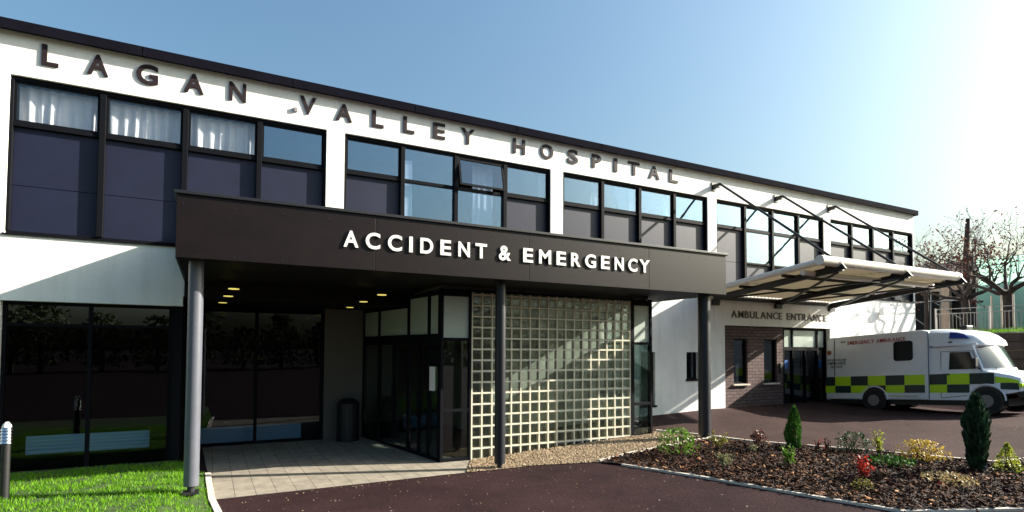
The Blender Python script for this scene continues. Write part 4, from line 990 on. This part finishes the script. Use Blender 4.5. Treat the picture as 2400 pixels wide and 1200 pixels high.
def leaf(mb, p, s, rnd, up=0.0):
    n = Vector((rnd.gauss(0, 1), rnd.gauss(0, 1), rnd.gauss(up, 1))).normalized(); u = n.orthogonal().normalized(); a = rnd.uniform(0, 6.28)
    u = (u * math.cos(a) + n.cross(u) * math.sin(a)); v = n.cross(u)
    mb.add([p - u * s, p + v * s * .45 + n * s * .12, p + u * s, p - v * s * .45 + n * s * .12], [(0, 1, 2, 3)])
def at_x(px, py, X):
    d = ray(px, py); return CAM + d * ((X - CAM.x) / d.x)
t1 = at_x(2364, 776, RX + 2.0)
tree((t1.x, t1.y, RZ + .1), 5.2, 'spreading bare tree with low forked trunk, furthest right behind the railing', 11, 1.15, .20, 520, .30, 'leaf_red', lsize=.06, limbs=6)
for k, (dx, dy) in enumerate(((-.5, .35), (-.55, 0.0), (-.45, -.35))):
    q = MB(); q.tube((t1.x + dx, t1.y + dy, RZ), (t1.x + dx, t1.y + dy, RZ + 1.55), .035, n=7)
    tag(q.build('tree_stake', M['stake']), 'pale upright stake in front of the right hand bare tree', 'stake', 'stakes round the young tree')
t2 = at_x(2262, 772, RX + 3.2)
tree((t2.x, t2.y, RZ + .1), 4.6, 'dense rust leaved tree with dark trunk between the building corner and the netting', 23, .9, .17, 800, .34, 'leaf_dark', limbs=6, lsize=.085)
t3 = at_x(2172, 760, RX + 3.4)
tree((t3.x, t3.y, RZ + .1), 5.3, 'thin bare tree with a few red leaves just past the building corner', 31, .55, .10, 420, .35, 'leaf_red', limbs=4, lsize=.08)
t4 = at_x(2272, 770, RX + 6.5)
rt = thing('lopped_tree', 'lopped tree trunk cut off short with stubby top behind the rust leaved tree', 'tree', (t4.x, t4.y, RZ))
q = MB(); q.path([(t4.x, t4.y, RZ), (t4.x + .1, t4.y + .1, RZ + 2.2), (t4.x, t4.y + .05, RZ + 4.2), (t4.x, t4.y - .05, RZ + 5.9)], [.22, .17, .13, .09], n=9); q.build('trunk', M['bark'], rt, smooth=True)
q = MB(); rnd = random.Random(8)
for k in range(120): leaf(q, Vector((t4.x + rnd.gauss(0, .4), t4.y + rnd.gauss(0, .8), RZ + 4.3 + rnd.gauss(0, .5))), .09, rnd)
q.build('leaves', M['leaf_red'], rt)

# far wood behind the viewer: it shows as the dark reflections in the ground floor glass
wd_ = MB(); rnd = random.Random(17)
for i in range(34):
    cx = -60 + i * 4.2 + rnd.uniform(-1.5, 1.5); cy = -52 + rnd.uniform(-4, 4); hh = rnd.uniform(4.5, 8.0)
    wd_.tube((cx, cy, 0), (cx, cy, hh * .5), .22, .12, n=6)
    for k in range(560):
        th_ = rnd.uniform(0, 6.28); zz = rnd.uniform(0.12, 1); rr_ = 2.4 * math.sqrt(max(.05, 1 - (zz * 1.05 - .35) ** 2)) * rnd.uniform(.3, 1)
        if zz > .8: rr_ *= .6
        leaf(wd_, Vector((cx + rr_ * math.cos(th_), cy + rr_ * math.sin(th_), zz * hh)), rnd.uniform(.16, .42), rnd)
M['wood'] = leafmat('far_foliage', (0.02, 0.035, 0.012), (0.06, 0.06, 0.02), .8, .2)
tag(wd_.build('woodland', M['wood']), 'far belt of trees mirrored in the dark ground floor glass', 'woodland', kind='stuff')

# ------------------------------------------------------------------ bollard
p = onG(10, 1172, .13)
bo = thing('bollard_light', 'black bollard light with ribbed silver head on the lawn at far left', 'bollard', p)
q = MB(); q.tube((p.x, p.y, p.z - .1), (p.x, p.y, p.z + .80), .055, n=18); q.build('bollard_post', M['van_black'], bo, smooth=True)
q = MB()
for k in range(5): q.tube((p.x, p.y, p.z + .80 + k * .045), (p.x, p.y, p.z + .835 + k * .045), .075, .06, n=18)
q.build('louvre_head', M['chrome'], bo, smooth=True)
q = MB(); q.path([(p.x, p.y, p.z + 1.025), (p.x, p.y, p.z + 1.06), (p.x, p.y, p.z + 1.10)], [.06, .05, .02], n=16); q.build('dome_cap', M['letter_white'], bo, smooth=True)

# ------------------------------------------------------------------ mulch, gravel stones
def chips():
    mb = MB(); rnd = random.Random(2); n = 0
    while n < 15000:
        x = rnd.uniform(10, 25); y = rnd.uniform(-13.5, -2.6)
        if not inside(BED, x, y): continue
        d = (Vector((x, y)) - CAM.xy).length
        if rnd.random() > min(1, (9 / d) ** 1.2): continue
        n += 1; z = gz(x, y) + .035 + rnd.uniform(0, .05); s = rnd.uniform(.018, .055)
        nn = Vector((rnd.gauss(0, .5), rnd.gauss(0, .5), 1)).normalized(); u = nn.orthogonal().normalized(); a = rnd.uniform(0, 6.28); u = u * math.cos(a) + nn.cross(u) * math.sin(a); v = nn.cross(u)
        p = Vector((x, y, z)); h = nn * .008; wv = v * s * rnd.uniform(.25, .5)
        mb.add([p - u * s - wv, p + u * s - wv * .7, p + u * s * .9 + wv, p - u * s * .9 + wv * .8, p + h - u * s * .9 - wv * .9, p + h + u * s * .9 - wv * .6, p + h + u * s * .8 + wv * .9, p + h - u * s * .8 + wv * .7],
               [(4, 5, 6, 7), (0, 1, 5, 4), (1, 2, 6, 5), (2, 3, 7, 6), (3, 0, 4, 7)])
    tag(mb.build('bark_chips', M['chip']), 'brown bark chips covering the planting bed', 'mulch', kind='stuff')
chips()
def stones():
    mb = MB(); rnd = random.Random(4); n = 0
    while n < 7000:
        x = rnd.uniform(7.4, 15); y = rnd.uniform(-4.3, -1)
        if not inside(GRAV, x, y): continue
        n += 1; s = rnd.uniform(.012, .03); z = gz(x, y) + .012 + s * .3; p = Vector((x, y, z))
        r = [Vector((rnd.uniform(.6, 1) * s * math.cos(k * 1.2566 + .3), rnd.uniform(.6, 1) * s * math.sin(k * 1.2566 + .3), 0)) for k in range(5)]
        mb.add([p + q for q in r] + [p + Vector((0, 0, s * .7)), p - Vector((0, 0, s * .5))], [(k, (k + 1) % 5, 5) for k in range(5)] + [((k + 1) % 5, k, 6) for k in range(5)])
    for i in range(300):
        a, b = rnd.uniform(3.6, 13), rnd.uniform(0, 1) ** 2.2
        x = a; y = -3.1 - .25 * max(0, a - 9) - b * 5; s = rnd.uniform(.005, .013) * (1.5 if rnd.random() < .06 else 1)
        if inside(BED, x, y): continue
        z = gz(x, y) + .003; p = Vector((x, y, z)); r = [Vector((rnd.uniform(.6, 1) * s * math.cos(k * 1.2566 + .3), rnd.uniform(.6, 1) * s * math.sin(k * 1.2566 + .3), 0)) for k in range(5)]
        mb.add([p + q for q in r] + [p + Vector((0, 0, s * .8)), p - Vector((0, 0, s * .5))], [(k, (k + 1) % 5, 5) for k in range(5)] + [((k + 1) % 5, k, 6) for k in range(5)])
    tag(mb.build('gravel_stones', M['stone']), 'cream gravel stones along the foot of the glass block wall', 'gravel', kind='stuff')
stones()

# ------------------------------------------------------------------ plants in the bed
LM = {}
def lm(k, a, b, r=.45, t=.3):
    if k not in LM: LM[k] = leafmat(k, a, b, r, t)
    return LM[k]
M['stem'] = mat('brown_stem', (.06, .035, .02), .9)
def px_size(p, px): return px * ((p - CAM).dot(_fw)) / F_PX
def shrub(px, py, wpx, hpx, label, name, m, n=240, ls=.035, kind='round', seed=0, cat='shrub'):
    rnd = random.Random(seed); p = onG(px, py, .03); wd = px_size(p, wpx) / 2; h = px_size(p, hpx)
    root = thing(name, label, cat, p)
    st = MB(); lf = MB(); ns = 9 if kind in ('round', 'loose') else 5
    tips = []
    for k in range(ns):
        a = rnd.uniform(0, 6.28); rr_ = wd * rnd.uniform(.3, .95); hh = h * rnd.uniform(.55, 1)
        if kind == 'cone': rr_ *= .25
        q = p + Vector((rr_ * math.cos(a), rr_ * math.sin(a), hh)); m1 = p.lerp(q, .5) + Vector((0, 0, h * .12)) * (1 if kind != 'flat' else 0)
        st.path([p + Vector((rnd.gauss(0, .03), rnd.gauss(0, .03), -.03)), m1, q], [.010, .007, .004], n=5); tips.append((p, m1, q))
    for i in range(n):
        if kind == 'cone':
            t = rnd.random() ** 1.3; a = rnd.uniform(0, 6.28); R_ = wd * (1 - t) ** .8 * rnd.uniform(.55, 1.05); q = p + Vector((R_ * math.cos(a), R_ * math.sin(a), h * t))
        elif kind == 'column':
            t = rnd.random(); a = rnd.uniform(0, 6.28); R_ = wd * math.sin(math.pi * min(1, .16 + t * .86)) ** .6 * (1 - .45 * t) * 1.35 * rnd.uniform(.7, 1.02); R_ *= 1 + .18 * math.sin(3 * a + t * 5); q = p + Vector((R_ * math.cos(a), R_ * math.sin(a), h * t))
        elif kind == 'vase':
            t = rnd.random(); a = rnd.uniform(0, 6.28); R_ = wd * (.30 + .75 * math.sin(math.pi * min(1, .1 + .75 * t))) * (1 if t < .8 else (1 - t) / .2 * .8 + .15) * rnd.uniform(.3, 1.12) * (1 + .25 * noise.noise((a * 1.5, t * 5, seed))); q = p + Vector((R_ * math.cos(a), R_ * math.sin(a), h * t))
        elif kind == 'round':
            t = rnd.uniform(.12, 1); a = rnd.uniform(0, 6.28); R_ = wd * math.sqrt(max(.03, 1 - (t * 1.25 - .5) ** 2 / .62)) * rnd.uniform(.45, 1.05); R_ *= 1 + .22 * math.sin(4 * a + seed); q = p + Vector((R_ * math.cos(a), R_ * math.sin(a), h * t))
        elif kind == 'flat':
            a = rnd.uniform(0, 6.28); R_ = wd * math.sqrt(rnd.random()); q = p + Vector((R_ * math.cos(a), R_ * math.sin(a), h * rnd.random() * (1 - .5 * R_ / wd)))
        else:
            b_, m1, e_ = rnd.choice(tips); t = rnd.uniform(.3, 1); q = (b_.lerp(m1, t * 2) if t < .5 else m1.lerp(e_, t * 2 - 1)) + Vector((rnd.gauss(0, .03), rnd.gauss(0, .03), rnd.gauss(0, .025)))
        if kind in ('column', 'vase'):       # upright sprays
            o = Vector((q.x - p.x, q.y - p.y, 0)); o = o.normalized() if o.length > 1e-5 else Vector((1, 0, 0))
            d = (Vector((0, 0, 1)) + o * rnd.uniform(.1, .55) + Vector((rnd.gauss(0, .15), rnd.gauss(0, .15), 0))).normalized(); s = ls * rnd.uniform(.7, 1.4); sd_ = d.orthogonal().normalized() * s * .28
            sd_ = Matrix.Rotation(rnd.uniform(0, 6.28), 3, d) @ sd_
            lf.add([q - sd_ * .6, q + sd_ * .6, q + d * s * .6 + sd_, q + d * s * 1.5, q + d * s * .6 - sd_], [(0, 1, 2, 3, 4)])
        else: leaf(lf, q, ls * rnd.uniform(.6, 1.25), rnd, .6)
    st.build('stems', M['stem'], root); lf.build('leaves', m, root)
    return root
green = lm('glossy_green_leaf', (.05, .13, .012), (.16, .30, .03), .35)
olive = lm('olive_leaf', (.12, .12, .02), (.30, .27, .05))
rust = lm('red_brown_leaf', (.06, .022, .018), (.16, .06, .04))
sage = lm('sage_leaf', (.14, .15, .07), (.28, .27, .14))
dkg = lm('dark_green_leaf', (.018, .045, .018), (.06, .10, .035), .3, .15)
conif = lm('conifer_green', (.025, .085, .012), (.06, .17, .02), .6, .2)
conifd = lm('dark_conifer', (.010, .030, .014), (.030, .065, .030), .6, .1)
gold = lm('golden_leaf', (.30, .17, .02), (.52, .40, .05))
lime = lm('lime_leaf', (.20, .26, .02), (.46, .48, .06))
red = lm('scarlet_leaf', (.38, .012, .012), (.55, .08, .04))
straw = lm('straw_leaf', (.24, .17, .07), (.46, .36, .18))
shrub(1588, 1066, 92, 62, 'glossy green shrub at the left tip of the bed beside the gravel', 'green_shrub', green, 420, .040, 'round', 1)
shrub(1680, 1056, 66, 44, 'sparse olive yellow shrub near the right hand canopy post', 'olive_shrub', olive, 130, .04, 'loose', 2)
shrub(1772, 1048, 60, 42, 'low red brown shrub against the far kerb left of the slim conifer', 'purple_shrub', rust, 200, .035, 'loose', 3)
shrub(1702, 1100, 42, 36, 'pale sage clump in the middle of the left half of the bed', 'sage_plant', sage, 190, .03, 'loose', 4, 'plant')
shrub(1762, 1062, 34, 22, 'small grey sage tuft in front of the red brown shrub', 'sage_plant', sage, 90, .028, 'loose', 5, 'plant')
shrub(1861, 1052, 28, 96, 'slim bright green columnar conifer standing alone by the far kerb', 'columnar_conifer', conif, 1500, .045, 'column', 6, 'conifer')
shrub(1852, 1098, 58, 50, 'mid green shrub with light tips in front of the slim conifer', 'green_shrub', green, 230, .035, 'loose', 7)
shrub(2003, 1058, 84, 44, 'rounded dark leaved shrub at the kerb right of the slim conifer', 'dark_shrub', dkg, 330, .038, 'round', 8)
shrub(2026, 1128, 42, 62, 'scarlet leaved shrub near the front of the bed', 'red_shrub', red, 230, .032, 'loose', 9)
shrub(2022, 1150, 48, 40, 'low yellow green plant with red tips below the scarlet shrub', 'yellow_shrub', olive, 120, .03, 'flat', 10, 'plant')
shrub(2062, 1074, 30, 62, 'feathery upright lime green plant behind the scarlet shrub', 'feathery_plant', lime, 170, .03, 'loose', 11, 'plant')
shrub(2090, 1088, 100, 24, 'low spreading green juniper mat beside the golden shrub', 'spreading_juniper', conif, 300, .04, 'flat', 12, 'plant')
shrub(2162, 1080, 92, 48, 'dense golden yellow mound shrub by the far kerb', 'golden_shrub', gold, 620, .030, 'round', 13)
shrub(2290, 1104, 38, 168, 'tall dark vase shaped conifer in front of the ambulance wheel', 'dark_conifer', conifd, 2000, .072, 'vase', 14, 'conifer')
shrub(2362, 1104, 66, 64, 'bright lime young conifer at the right end of the bed', 'lime_conifer', lime, 420, .035, 'cone', 15, 'conifer')
shrub(2225, 1130, 110, 26, 'dry straw coloured sprawling plant in front of the golden shrub', 'straw_plant', straw, 260, .04, 'flat', 16, 'plant')
shrub(1915, 1055, 24, 24, 'tiny red tipped sprig by the kerb, left of the dark rounded shrub', 'red_sprig', red, 26, .03, 'loose', 17, 'plant')
shrub(1938, 1054, 26, 28, 'tiny bronze sprig just right of the red tipped sprig', 'bronze_sprig', rust, 40, .03, 'loose', 18, 'plant')
p = onG(2302, 1102, .03)
q = MB(); q.tube(p, p + Vector((0, 0, .14)), .045, .065, n=12, cap=True); tag(q.build('blue_pot', M['blue_sign']), 'small blue plastic pot at the foot of the dark conifer', 'pot')
p = onG(2202, 1140, .05)
q = MB(); rnd = random.Random(1)
q.add([p + Vector((-.05, 0, .02)), p + Vector((0, -.04, .05)), p + Vector((.05, 0, .03)), p + Vector((.01, .02, .08))], [(0, 1, 2, 3)]); tag(q.build('fallen_leaf', red), 'single bright red leaf lying on the bark chips', 'leaf')
